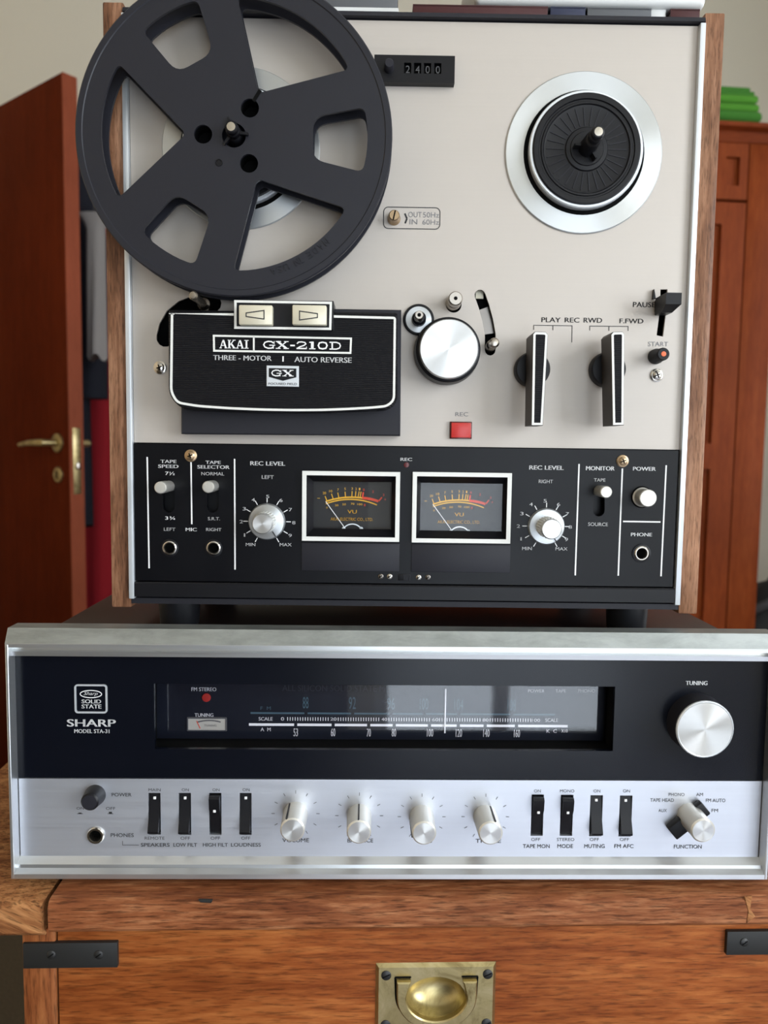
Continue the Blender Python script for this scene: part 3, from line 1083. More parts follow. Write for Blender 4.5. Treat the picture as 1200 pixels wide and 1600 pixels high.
    # iron corner straps
for side in (0, 1):
    q0, q1 = (C.x(36.5, -.002, 1490), C.x(184, -.002, 1490)) if side == 0 else (C.x(1135, -.002, 1470), C.x(1135, -.002, 1470) + (C.x(184, -.002, 1490) - C.x(36.5, -.002, 1490)))
    z1_, z0_ = (C.z(1472.5, -.002, 110), C.z(1511.5, -.002, 110)) if side == 0 else (C.z(1454.5, -.002, 1170), C.z(1491, -.002, 1170))
    st = obj('corner_strap', G().box(q0, q1, .0012, .0046, z0_, z1_, .0004), M_strap, chest, label='flat blackened iron strap')
    for px in ((80, 154) if side == 0 else (1163, 1237)):
        sx, sz = C.p(px, 1492 if side == 0 else 1472.5, -.001)
        s_ = obj('strap_screw', G().lathe(sx, sz, [(.0026, -.0013), (.0026, -.0009), (.0019, -.0004), (0, -.0003)], 16), M_iron, st)
        obj('screw_slot', G().ribbon([(sx - .0016, sz - .0012), (sx + .0016, sz + .0012)], .0006, -.0002), M_void, s_)

# ================================================================== receiver
S = Frame(REC_O, R(1.2893))
RW, RDEP, PH = 0.45249, 0.235, -0.008
rec = thing('stereo_receiver', 'silver and black stereo receiver carrying the tape deck', 'receiver', S.o, S.yaw)
zTop = S.z(986, -.004, 600)
zF = S.z(1010.5, 0, 600)
cab_top = S.z(1021, 0, 600)
obj('cabinet', G().box(.004, RW - .004, .036, RDEP, .003, cab_top, .0006).box(.004, RW - .004, .012, .037, cab_top - .004, cab_top, .0006).box(.004, .008, .012, .037, .003, cab_top - .002).box(RW - .008, RW - .004, .012, .037, .003, cab_top - .002).box(.004, RW - .004, .012, .037, .003, .006), M_cab, rec, label='dark brown vinyl cabinet')
for q in (.05, RW - .05):
    for yy in (.04, RDEP - .04):
        o = obj('foot', G().lathe(0, 0, [(0, 0), (.010, 0), (.012, .0085), (0, .0085)], 20), M_foot, rec)
        o.location = (q, yy, -.005)
        o.rotation_euler = (R(-90), 0, 0)
# bezel rails
z15, z21, z26 = S.z(1016, 0, 600), S.z(1022, -.003, 600), S.z(1028, -.005, 600)
tr_ = obj('bezel_top_rail', G().extx([(0, zF), (.0042, zTop), (.016, zTop), (.016, z26), (.0035, z26), (.0030, z21), (.0070, z21), (.0070, z15), (0, z15)], 0, RW), M_bezel, rec, 20)
obj('worn_cap', G().extx([(-.0001, zF + .0003), (.0041, zTop + .0002), (.0165, zTop + .0002), (.0165, zTop - .001), (.006, zTop - .001), (.0015, zF + .0003)], .0002, RW - .0002), M_beztop, tr_, 20, label='scratched grey upper edge')
zA, zA2, zB, zP0 = S.z(1366.5, 0, 600), S.z(1356, -.004, 600), S.z(1351, -.004, 600), S.z(1338, PH, 600)
obj('bezel_bottom_rail', G().extx([(0, 0), (0, zA), (.0035, zA2), (.0038, zB), (.0080, zP0), (.012, zP0), (.012, 0)], 0, RW), M_bezel, rec, 20)
lipw = S.x(20.5, 0, 1300)
for s_ in (0, 1):
    x0_, x1_ = (0, lipw) if s_ == 0 else (RW - lipw, RW)
    obj('bezel_side_rail', G().box(x0_, x1_, -.0003, .014, 0, zF - .0003, .0005), M_bezel, rec, 20)
zP1 = S.z(1218.5, PH, 600)
zTp = z26 + .002
win_ = rect(S.x(241, PH, 1120), S.x(959.5, PH, 1120), S.z(1172, PH, 600), S.z(1070.5, PH, 600))
blk = obj('dial_fascia', G().plate(rect(lipw - .001, RW - lipw + .001, zP1 + .0006, zTp), [win_], PH - .003, PH), M_blkgloss, rec, label='glossy black fascia')
slots = [(232, 251, 1239, 1304, 1), (279.5, 298.5, 1239, 1304.5, 1), (327, 346, 1239, 1304.5, 0), (374.5, 393, 1239, 1304.5, 1),
         (830, 849, 1241.5, 1306, 0), (875.5, 895, 1242, 1306, 0), (921.5, 941, 1242.5, 1306.5, 1), (967.5, 987, 1243, 1307, 1)]
srects = [rect(S.x(a, PH, (c + d) / 2), S.x(b, PH, (c + d) / 2), S.z(d, PH, (a + b) / 2), S.z(c, PH, (a + b) / 2)) for a, b, c, d, e in slots]
jx, jz = S.p(150, 1304.7, PH)
sil = obj('control_fascia', G().plate(rect(lipw + .0004, RW - lipw - .0004, zP0 - .001, zP1), srects + [circ(jx, jz, .0048, 20)], PH - .003, PH), M_silver, rec, label='brushed silver control fascia')
# dial behind the fascia
DH = -0.026
x0_, x1_ = win_[0][0] - .004, win_[1][0] + .001
z0_, z1_ = win_[0][1] - .0012, win_[2][1] + .004
box_ = G()
box_.plate(rect(x0_ - .003, x1_ + .002, z0_ - .002, z1_ + .002), [rect(x0_, x1_, z0_, z1_)], DH - .004, PH - .0032)
obj('dial_recess', box_, M_void, rec)
dial = obj('dial_plate', G().box(x0_ - .002, x1_ + .001, -DH + .002, -DH + .005, z0_ - .001, z1_ + .001), M_dialbase, rec, label='black tuning dial')
dh = DH - .0015
pane_x1 = S.x(944.5, DH, 1110)
obj('dial_glass', G().box(x0_, x1_, -DH - .0015, -DH - .0003, z0_ , z1_), M_dialpane, rec)
legend(S, [('FM STEREO', 299, 1074, 338, 1080, .025)], dh, M_pwhite, dial)
legend(S, [('TUNING', 304, 1114.5, 333.5, 1120, .03)], dh, M_pwhite, dial)
legend(S, [('POWER', 825, 1077, 851, 1082), ('TAPE', 868, 1077, 884, 1082), ('PHONO', 903, 1077, 930, 1082)], dh, M_pwhite, dial, .01)
legend(S, [('ALL SILICON SOLID STATE MULTIPLEX', 441, 1071, 655, 1080.5)], dh, M_pdim, dial, .01)
legend(S, [('F  M', 407, 1104, 423, 1109), ('88', 473, 1089, 482, 1107), ('92', 545, 1089, 556, 1108), ('96', 605, 1090, 617, 1109), ('100', 656, 1091, 669, 1109), ('104', 710, 1092, 724, 1110), ('108', 793, 1093, 806, 1111)], dh, M_pteal, dial, .0, 'dial_numerals')
legend(S, [('SCALE', 404, 1120.5, 426, 1126, .03), ('A  M', 407, 1137, 423, 1142.5, .03), ('0', 439, 1120.5, 444, 1126, .03), ('20', 516, 1121, 526, 1126, .03), ('40', 596, 1121.5, 605, 1126.5, .03), ('60', 675, 1122, 685, 1127, .03),
           ('80', 754, 1122.5, 763.5, 1127.5, .03), ('100', 831, 1123, 844, 1128, .03), ('SCALE', 852, 1122.5, 872, 1128, .02), ('K  C', 854, 1139.5, 870, 1145), ('X10', 877, 1139.5, 887, 1144.5)], dh, M_pwhite, dial, .02, 'dial_numerals')
legend(S, [('53', 458.5, 1138, 465.5, 1150.5), ('60', 517, 1138, 524, 1150.5), ('70', 573, 1138.5, 579.5, 1151), ('80', 612, 1138.5, 619, 1151), ('100', 667, 1139, 677, 1151), ('120', 712, 1139, 722, 1151.5), ('140', 755, 1139.5, 765, 1151.5), ('160', 803, 1140, 812.5, 1152)], dh, M_pwhite, dial, .015, 'dial_numerals')
gaps = [389, 462, 520.5, 576, 616, 671, 716, 758, 807, 887]
lines(S, [[(a + (2.5 if i else 0), 1132 + (a - 389) * .0054), (b - (2.5 if i < 8 else 0), 1132 + (b - 389) * .0054)] for i, (a, b) in enumerate(zip(gaps, gaps[1:]))], .0016, dh, M_pwhite, dial, 'scale_bar')
fg = [389, 478, 551, 611, 663, 717, 800, 870]
lines(S, [[(a + 2.5, 1114 + (a - 389) * .0054), (b - 2.5, 1114 + (b - 389) * .0054)] for a, b in zip(fg, fg[1:])], .0011, dh, M_pteal, dial, 'scale_bar')
tk = []
for i in range(1, 100):
    if i % 20 in (0, 1, 19):
        continue
    if i % 1 == 0 and i % 2 == 0 or True:
        x = 441.5 + i * 3.955
        if i % 20 in (2, 18) and False:
            continue
        tk.append([(x, 1120.5 + (x - 441) * .0054), (x, 1126 + (x - 441) * .0054)])
lines(S, tk[::1], .00045, dh, M_pwhite, dial, 'scale_ticks')
obj('tuning_pointer', G().box(*(lambda c: (c[0] - .0004, c[0] + .0004, -DH + .0004, -DH + .0012))(S.p(696, 1110, DH)), S.z(1146, DH, 696), S.z(1077, DH, 696)), M_pwhite, dial)
lx, lz = S.p(322.5, 1090, dh)
obj('stereo_lamp', G().lathe(lx, lz, [(.0028, dh), (.0026, dh + .0004), (0, dh + .0006)], 20), M_lamp, dial, label='red stereo lamp')
ma, mb, mc, md = S.x(292.5, dh, 1131), S.x(354, dh, 1131), S.z(1142, dh, 322), S.z(1121, dh, 322)
tm = obj('tuning_meter', G().box(ma, mb, -dh - .0002, -dh + .003, mc, md), M_beige, dial, label='small beige signal meter')
mg = G().plate(rect(ma, mb, mc, md), [inset(rect(ma, mb, mc, md), .0007)], dh, dh + .0005)
obj('meter_frame', mg, M_pgrey, tm)
g = G().ribbon(arcpts(S.p(309, 1128, dh), S.p(325, 1125.5, dh), S.p(345, 1128, dh), 8), .0008, dh + .0003)
letters(g, 'TUNING', S.x(317, dh), S.x(337, dh), S.z(1135, dh, 322), S.z(1131.5, dh, 322), dh + .0003)
obj('meter_scale', g, M_pgrey, tm)
obj('meter_needle', G().ribbon([S.p(307.5, 1126, dh), S.p(313, 1138, dh)], .0005, dh + .0004), M_pred, tm)
# maker's badge
lg = PH + .00025
bz0, bz1, bx0, bx1 = S.z(1113, lg, 142), S.z(1070.5, lg, 142), S.x(118, lg, 1092), S.x(166.5, lg, 1092)
bd = obj('badge', G().ribbon(rrect(bx0, bx1, bz0, bz1, .0015), .0010, PH, PH + .0007, True), M_strip, rec, label='square outlined badge')
ocx, ocz = S.p(142, 1084.5, lg)
g = G().ribbon([(ocx + .0063 * math.cos(2 * PI * i / 32), ocz + .0022 * math.sin(2 * PI * i / 32)) for i in range(32)], .0005, lg, None, True)
letters(g, 'Sharp', ocx - .0040, ocx + .0040, ocz - .0013, ocz + .0014, lg, .01, .45)
obj('emblem', g, M_pwhite, bd)
legend(S, [('SOLID', 127.5, 1093, 158, 1099, .045), ('STATE', 127.5, 1100.8, 158.5, 1107, .045)], lg, M_pwhite, bd)
legend(S, [('SHARP', 104.5, 1124, 181, 1135.5, .05)], lg, M_pwhite, blk)
legend(S, [('MODEL STA-31', 116, 1139.5, 171, 1145.5, .03)], lg, M_pwhite, blk)
legend(S, [('TUNING', 1071.5, 1064, 1105.5, 1070.5, .04)], lg, M_pwhite, blk)


def fluted(cx, cz, r, h0, h1, n, d):
    g = G()
    k = n * 4
    ring = []
    for h in (h0, h1):
        for i in range(k):
            a = 2 * PI * i / k
            rr = r - (d if i % 4 in (0, 1) else 0)
            g.v.append((cx + rr * math.cos(a), -h, cz + rr * math.sin(a)))
    for i in range(k):
        j = (i + 1) % k
        g.f.append((i, j, k + j, k + i))
    g.f.append(tuple(range(k))[::-1])
    g.f.append(tuple(range(k, 2 * k)))
    return g


def round_knob(fr, name, px, py, r, h0, h1, parent, body, cap, rb=None, chamfer=.0008, label=None):
    """px, py: centre of the front cap on the photograph"""
    x, z = fr.p(px, py, h1)
    rb = rb or r
    o = obj(name, G().lathe(x, z, [(rb, h0), (rb, h0 + .0008), (r, h1 - chamfer * 1.5), (r, h1 - chamfer), (r - chamfer, h1 - .0001), (0, h1 - .0001)], 40), body, parent, 30, label)
    obj('cap', G().lathe(x, z, [(r - chamfer * 1.1, h1 - .0002), (r - chamfer * 1.2, h1), (0.0001, h1 + .0001)], 40), cap, o, 30)
    return o, x, z


# tuning knob
o, x, z = round_knob(S, 'tuning_knob', 1102, 1140, .0170, PH, .0052, rec, M_blkgrey, M_cap, .0178, .0007, label='large black knob with spun aluminium face')
obj('face_ring', G().lathe(x, z, [(.01705, .0036), (.0171, .0048), (.0164, .0054), (.0160, .0052)], 40), M_strip, o)
# four plain knobs with pointer line
for (px, py), ang in zip([(456.7, 1297.3), (560.7, 1300.7), (662.7, 1302.3), (766.7, 1302.3)], (118, 92, 200, 68)):
    o, x, z = round_knob(S, 'control_knob', px, py, .0071, PH, .0125, rec, M_knob, M_cap, .0074)
    a = R(ang)
    g = G().box(-.00045, .00045, -.0118, -PH - .0008, .0068, .0077)
    g.v = [(x + u * math.sin(a) + w * math.cos(a), y, z - u * math.cos(a) + w * math.sin(a)) for u, y, w in g.v]
    obj('pointer_line', g, M_pblack, o)
    bx, bz = x, z
    g = G()
    for i in range(11):
        t = R(240 - i * 30)
        g.ribbon([(bx + .0125 * math.cos(t), bz + .0125 * math.sin(t)), (bx + .0145 * math.cos(t), bz + .0145 * math.sin(t))], .0003, PH + .0002)
    obj('tick_marks', g, M_pgrey, sil)
hs = PH + .0002
legend(S, [('VOLUME', 441, 1310, 483, 1316)], hs, M_pgrey, sil)
legend(S, [('BALANCE', 543, 1310.5, 583, 1316.5)], hs, M_pgrey, sil)
legend(S, [('BASS', 652, 1311, 675, 1317)], hs, M_pgrey, sil)
legend(S, [('TREBLE', 743, 1311, 783, 1317)], hs, M_pgrey, sil)
# function selector
fx, fz = S.p(1099, 1298.3, .0120)
fk = obj('function_knob', G().lathe(fx, fz, [(.0074, PH), (.0074, PH + .0008), (.0072, .0108), (.0072, .0112), (.0064, .0119), (0, .0119)], 40), M_knob, rec, 30, label='silver selector knob with black crossbar')
obj('cap', G().lathe(fx, fz, [(.0063, .0118), (.0062, .0120), (.0001, .0121)], 40), M_cap, fk)
a = R(40)
g = G().box(-.0155, .0105, -PH - .0055, -PH - .0006, -.0046, .0046, .0008)
g.v = [(fx + u * math.cos(a) - w * math.sin(a), y, fz + u * math.sin(a) + w * math.cos(a)) for u, y, w in g.v]
obj('crossbar', g, M_blk, fk)
legend(S, [('PHONO', 1045, 1239, 1069.5, 1244), ('AM', 1088, 1239, 1098.5, 1244), ('TAPE HEAD', 1016, 1247.5, 1053, 1253), ('FM AUTO', 1103, 1248, 1133.5, 1253.5), ('AUX', 1029, 1264, 1042, 1269), ('FM', 1112, 1264, 1122, 1269)], hs, M_pgrey, sil, .0)
legend(S, [('FUNCTION', 1053, 1320, 1096.5, 1326)], hs, M_pgrey, sil, .01)
# power push, phones jack
o, x, z = round_knob(S, 'power_button', 139.5, 1254, .0052, PH, .0022, rec, M_blk, M_blkgrey, .0062, label='round black push button')
jk = obj('phones_jack', G().lathe(jx, jz, [(.0052, PH), (.0052, PH + .0010), (.0047, PH + .0016), (.0036, PH + .0016), (.0033, PH + .0008), (.0033, PH - .006)], 28), M_chrome, rec)
obj('socket_hole', G().lathe(jx, jz, [(.0034, PH - .006), (.0, PH - .006)], 20), M_void, jk)
legend(S, [('POWER', 174.5, 1239, 205.5, 1244.5)], hs, M_pgrey, sil)
legend(S, [('ON', 119.5, 1261, 131, 1265), ('OFF', 165.5, 1261, 180, 1265.5)], hs, M_pgrey, sil, .0)
g = G()
for px in (125, 172.5):
    g.ribbon([S.p(px - 4.5, 1271.5, hs), S.p(px + 4.5, 1271.5, hs)], .0003, hs)
g.ribbon([S.p(122.5, 1270.6, hs), S.p(127.5, 1270.6, hs)], .0006, hs)
g.ribbon([S.p(170, 1270, hs), S.p(175, 1270, hs)], .0012, hs)
obj('push_symbols', g, M_pblack, sil)
legend(S, [('PHONES', 173, 1302, 209, 1308)], hs, M_pgrey, sil, .005)
lines(S, [[(191.5, 1314), (191.5, 1320.5), (217, 1320.8)]], .0003, hs, M_pgrey, sil)
for w_, a_, b_, top, a2, b2, bot, a3, b3 in (
        ('MAIN', 232, 251, 'SPEAKERS', 220, 265, 'REMOTE', 226, 257), ('ON', 284, 295, 'LOW FILT', 271, 308, 'OFF', 282, 297),
        ('ON', 332, 343, 'HIGH FILT', 317, 356, 'OFF', 329, 344), ('ON', 379, 390, 'LOUDNESS', 361, 407.5, 'OFF', 377, 391)):
    legend(S, [(w_, a_, 1232, b_, 1236.3), (bot, a3, 1307.3, b3, 1312)], hs, M_pgrey, sil, .0)
    legend(S, [(top, a2, 1317.3, b2, 1323)], hs, M_pgrey, sil, .015)
for w_, a_, b_, top, a2, b2, bot, a3, b3 in (
        ('ON', 834.5, 845, 'TAPE MON', 817, 859, 'OFF', 830, 844), ('MONO', 875, 897.5, 'MODE', 871, 895.5, 'STEREO', 870, 897.5),
        ('ON', 927.5, 938, 'MUTING', 913, 945, 'OFF', 921.5, 936), ('ON', 973.5, 984.5, 'FM AFC', 960, 990, 'OFF', 968.5, 983)):
    legend(S, [(w_, a_, 1233.7, b_, 1238.3), (bot, a3, 1309.5, b3, 1314.2)], hs, M_pgrey, sil, .0)
    legend(S, [(top, a2, 1319.3, b2, 1325.2)], hs, M_pgrey, sil, .015)
# rocker switches
for (a, b, c, d, up), rc in zip(slots, srects):
    (x0_, z0_), (x1_, z1_) = rc[0], rc[2]
    hgt = z1_ - z0_
    m_ = (x0_ + x1_) / 2
    bk = obj('rocker_switch', G().box(x0_ - .0006, x1_ + .0006, -PH + .0032, -PH + .008, z0_ - .0006, z1_ + .0006), M_void, rec)
    y = -PH
    i0, i1 = x0_ + .0005, x1_ - .0005
    if up:
        zb0 = z0_ + hgt * .10
        pr = [(y + .006, z1_ - .0004), (y + .0012, z1_ - .0004), (y - .0002, z0_ + hgt * .55), (y - .0045, zb0 + .0012), (y - .0042, zb0), (y + .006, zb0)]
        dz, dyy = z1_ - hgt * .13, y + .0010
    else:
        pr = [(y + .006, z0_ + .0008), (y + .0014, z0_ + .0008), (y - .0004, z0_ + hgt * .45), (y - .0034, z0_ + hgt * .68), (y - .0042, z1_ - .0022), (y - .0030, z1_ - .0008), (y + .006, z1_ - .0008)]
        dz, dyy = z0_ + hgt * .62, y - .0028
    ro = obj('rocker', G().extx(pr, i0, i1), M_blk, bk, 30)
    g = G()
    if up:
        g.box(m_ - .0008, m_ + .0008, dyy - .0007, dyy + .001, dz - .0008, dz + .0008, .0002)
    else:
        g.box(m_ - .0008, m_ + .0008, dyy - .0004, dyy + .002, dz - .0008, dz + .0008, .0002)
    obj('indicator_dot', g, M_pwhite, ro)

# ================================================================== reel-to-reel tape deck
D = Frame((0.01416, 0.47454, -0.10029 + CAM_Z), R(0.45324))
HW, HH, DD = 0.1835, 0.36023, 0.175
deck = thing('tape_deck', 'champagne-faced reel-to-reel tape deck with walnut sides on the receiver', 'tape deck', D.o, D.yaw)
xiL, xiR = D.x(205, 0, 940), D.x(1060.5, 0, 940)
for a, b in ((-HW, xiL), (xiR, HW)):
    obj('side_panel', G().box(a, b, 0, DD, 0, HH, .0010), M_walnut, deck, label='walnut side panel')
sL0, sL1 = D.x(201.5, .0025, 940), D.x(209.5, .0025, 940)
sR0, sR1 = D.x(1055, .0025, 940), D.x(1063, .0025, 940)
sz0, sz1 = D.z(935.5, .0025, 205), D.z(19, .0025, 190)
for a, b in ((sL0, sL1), (sR0, sR1)):
    obj('edge_strip', G().box(a, b, -.0025, .006, sz0, sz1, .0003), M_strip, deck, label='bright aluminium strip')
zFt, zFb = D.z(33, -.001, 640), D.z(697, -.001, 640)
xa, xb = sL1 + .0002, D.x(1063, -.001, 700)
fh = -.001                                      # face plate level
obj('top_cover', G().extx([(.004, zFt + .0004), (-.002, zFt + .0012), (-.001, D.z(20.5, 0, 640)), (.004, D.z(20.5, 0, 640) + .001), (DD, D.z(20.5, 0, 640) + .001), (DD, zFt + .0004)], xiL, xiR), M_blkgrey, deck)
obj('chassis', G().box(xiL, xiR, .016, DD - .002, .006, zFt + .0004), M_void, deck)


def slotpoly(fr, pts, w, h):
    """round-ended slot along a px polyline"""
    q = [Vector(fr.p(x, y, h)) for x, y in pts]
    left, right = [], []
    for i, p in enumerate(q):
        d = (q[min(i + 1, len(q) - 1)] - q[max(i - 1, 0)]).normalized()
        n = Vector((-d.y, d.x))
        left.append(p + n * w / 2)
        right.append(p - n * w / 2)
    def cap(c, frm):
        a0 = math.atan2((frm - c).y, (frm - c).x)
        return [(c.x + w / 2 * math.cos(a0 - PI * k / 6), c.y + w / 2 * math.sin(a0 - PI * k / 6)) for k in range(1, 6)]
    return [tuple(p) for p in left] + cap(q[-1], left[-1]) + [tuple(p) for p in right[::-1]] + cap(q[0], right[0])


arm_pts = [(750, 461), (756, 478), (762, 500), (766, 522), (766, 547)]
arm_slot = slotpoly(D, arm_pts, .0066, fh)
pause_slot = [D.p(x, y, fh) for x, y in ((1032, 452), (1043, 452), (1041.5, 482), (1036, 526), (1026, 524), (1031, 484))]
guide_c = D.p(709, 476, fh)
capst_c = D.p(654, 500, fh)
ten_slot = slotpoly(D, [(258, 528), (262, 511), (271, 495), (286, 483), (306, 475), (332, 474)], .0108, fh)
holes = [arm_slot, pause_slot, circ(*guide_c, .0048, 24), circ(*capst_c, .0091, 32), ten_slot]
face = obj('face_plate', G().plate(rect(xa, xb, zFb, zFt), holes, fh - .0016, fh), M_face, deck, 25, label='brushed champagne aluminium face plate')
obj('arm_slot_backing', G().box(D.x(740, fh), D.x(790, fh), .0095, .0105, D.z(560, fh), D.z(450, fh)), M_void, deck)
g = G().ribbon([D.p(757, 482, -.008), D.p(763, 500, -.008), D.p(766, 522, -.008)], .0085, -.008, -.006)
obj('arm_bracket', g, M_dchrome, deck, label='grey metal bracket inside the slot')
obj('felt_pad', G().box(*sorted((D.x(743, -.007, 463), D.x(755, -.007, 463))), .006, .008, D.z(467, -.007, 750), D.z(453, -.007, 750)), M_cream, deck)

# control panel and plinth
zc1, zc0 = D.z(698.5, .001, 640), D.z(912, .001, 640)
cx0, cx1 = sL1 + .0006, D.x(1056, .001, 800)
m1 = rect(D.x(479, .001, 790), D.x(619, .001, 790), D.z(839, .001, 550), D.z(743, .001, 550))
m2 = rect(D.x(651, .001, 790), D.x(792, .001, 790), D.z(842, .001, 720), D.z(744, .001, 720))
chh = .001
tog = [(263.5, 750, 801), (332.5, 750, 801), (935.8, 757, 807)]
tslots = [slotpoly(D, [(x, a + 10), (x, (a + b) / 2), (x, b - 9)], .0072, chh) for x, a, b in tog]
jacks = [(265.5, 856, .0034), (334, 856.3, .0034), (1002, 864.5, .0036)]
jholes = [circ(*D.p(x, y, chh), r, 20) for x, y, r in jacks]
cp = obj('control_panel', G().plate(rect(cx0, cx1, zc0, zc1), [m1, m2] + tslots + jholes, chh - .002, chh), M_blkpanel, deck, 25, label='black lower control panel')
obj('panel_gap_bar', G().box(xa, xb, .0004, .004, zc1 + .0003, zFb - .0002), M_blk, deck)
zb1, zb0, zl0 = D.z(914, .001, 640), D.z(938, .001, 640), D.z(948.5, .001, 640)
obj('plinth_bar', G().extx([(-.0015, zb1), (-.0022, zb1 - .0008), (-.0022, zb0 + .0006), (.010, zb0), (.010, zb1)], sL1 + .0003, sR0 - .0003), M_blk, deck)
obj('plinth_lip', G().extx([(.002, zb0 - .0003), (.0005, zb0 - .0008), (.0005, zl0), (.012, zl0), (.012, zb0 - .0003)], xiL, xiR), M_blkgrey, deck)
obj('base_pan', G().box(xiL, xiR, .010, DD, zl0 + .0003, .0075), M_blk, deck)
fz = rec.location.z + cab_top - D.o.z
for px, yy in ((272, .022), (990, .022), (272, DD - .03), (990, DD - .03)):
    qx = D.x(px, -.008, 965)
    o = obj('foot', G().lathe(0, 0, [(0, 0), (.0100, 0), (.0125, .004), (.0135, zl0 - fz + .0004), (0, zl0 - fz + .0004)], 28), M_foot, deck, label='round rubber foot')
    o.location = (qx, yy, fz)
    o.rotation_euler = (R(-90), 0, 0)

# ---- tape counter
ch = .0040
cq = [D.p(585, 85, ch), D.p(711, 87.5, ch), D.p(711, 131, ch), D.p(585, 127.5, ch)]
cx_0, cx_1, cz_0, cz_1 = cq[0][0], cq[1][0], (cq[2][1] + cq[3][1]) / 2, (cq[0][1] + cq[1][1]) / 2
wins = []
for k, px in enumerate((637, 652.5, 668, 684)):
    wx, wz = D.p(px, 106.5 + k * .25, ch)
    wins.append((wx - .0021, wx + .0021, wz - .0029, wz + .0031))
cnt = obj('tape_counter', G().plate(rect(cx_0, cx_1, cz_0, cz_1), [rect(*w_) for w_ in wins], fh, ch), M_blk, deck, label='black four-digit tape counter')
for (a, b, c, d), s_ in zip(wins, ('2', '4', '0', '0')):
    wl = obj('counter_wheel', G().extx([(-fh - .0002 - .0012, c - .001), (-fh - .0002 - .0024, (c + d) / 2), (-fh - .0002 - .0012, d + .001), (-fh - .0002, d + .001), (-fh - .0002, c - .001)], a - .0001, b + .0001), M_void, cnt)
    g = G()
    letters(g, s_, a + .0010, b - .0007, c + .0006, d - .0012, .0031)
    obj('digit', g, M_pfaint, wl)
bx, bz = D.p(608, 98, .0105)
obj('reset_button', G().lathe(bx, bz, [(.0030, ch), (.0027, .010), (.0023, .0106), (0, .0107)], 20), M_blkgrey, cnt, label='round reset button')

# ---- frequency selector
sx, sz = D.p(616, 336, .0065)
fs = obj('frequency_selector', G().lathe(sx, sz, [(.0040, fh), (.0038, .0), (.0033, .001), (.0032, .0060), (.0027, .0065), (0, .0065)], 24), M_brassy, deck, label='slotted brass stud')
obj('stud_slot', G().ribbon([(sx - .0006, sz - .0027), (sx + .0006, sz + .0027)], .0008, .0060, .0067), M_void, fs)
hp = fh + .00018
g = G().ribbon(rrect(D.x(599.5, hp, 340), D.x(687.5, hp, 340), D.z(357.5, hp, 643), D.z(324, hp, 643), .0028), .0005, hp, None, True)
obj('outline', g, M_pblack, face)
legend(D, [('OUT', 638, 331, 659, 339.5), ('50Hz', 661, 331.5, 686, 340), ('IN', 640, 342.5, 652, 350.5), ('60Hz', 660, 343, 686, 351)], hp, M_plight, face, .0)
lines(D, [[(632.5, 333.5), (636, 341.5)], [(636, 341.5), (633, 349)]], .0010, hp, M_pblack, face, 'arrow_mark')

# ---- reel tables
def reel_table(cx, cz, ang, name):
    rg = obj(name, G().lathe(cx, cz, [(.0470, fh), (.0472, fh + .0006), (.0466, fh + .0012), (.0362, fh + .0012), (.0360, fh)], 72), M_ring, deck, 30, label='reel table with spun aluminium ring')
    obj('recess', G().lathe(cx, cz, [(.0362, fh + .0004), (0, fh + .0004)], 48), M_void, rg)
    obj('table_edge', G().lathe(cx, cz, [(.0335, fh + .0006), (.0338, .0015), (.0338, .0052), (.0332, .0058), (.0318, .0058)], 64), M_strip, rg, 30)
    pr = [(.0320, .0050), (.0320, .0064), (.0312, .0068), (.0286, .0068), (.0282, .0060), (.0272, .0060), (.0268, .0066), (.0258, .0066), (.0252, .0058), (.0242, .0056), (.0128, .0056), (.0122, .0064), (.0100, .0066), (.0096, .0072), (0, .0074)]
    pl = obj('platter', G().lathe(cx, cz, pr, 72), M_blk, rg, 25, label='black ribbed rubber platter')
    for i in range(30):
        a = 2 * PI * i / 30
        ca, sa = math.cos(a), math.sin(a)
        obj('rib', G().ribbon([(cx + .0135 * ca, cz + .0135 * sa), (cx + .0238 * ca, cz + .0238 * sa)], .0005, .0054, .0060), M_blkgrey, pl)
    sp = obj('spindle', G().lathe(cx, cz, [(.0052, .0070), (.0050, .012), (.0046, .0205), (.0042, .0215), (.0036, .0222), (.0040, .0235), (.0040, .0265), (.0034, .0275), (.0036, .0282), (.0036, .0300), (.0030, .0308), (.0024, .0309)], 28), M_blk, rg, 30)
    obj('spindle_tip', G().lathe(cx, cz, [(.0026, .0307), (.0024, .0313), (0, .0315)], 20), M_chrome, sp)
    for k in range(3):
        a = ang + 2 * PI * k / 3
        ca, sa = math.cos(a), math.sin(a)
        g = G().prism([(cx + .003 * ca - .0009 * sa, cz + .003 * sa + .0009 * ca), (cx + .0085 * ca - .0006 * sa, cz + .0085 * sa + .0006 * ca), (cx + .0085 * ca + .0006 * sa, cz + .0085 * sa - .0006 * ca), (cx + .003 * ca + .0009 * sa, cz + .003 * sa - .0009 * ca)], .0072 if name == 'reel_table' else .0225, .0130 if name == 'reel_table' else .0245)
        obj('spindle_wing', g, M_blk, sp)
    return rg


RTx, RTz = D.p(912.3, 239, 0)
reel_table(RTx, RTz, R(60), 'reel_table')
LTx = D.p(376.5, 231, 0)[0]
REX, REZ = LTx, RTz - .0006
ltb = reel_table(REX, REZ, R(60 + 172), 'supply_reel_table')

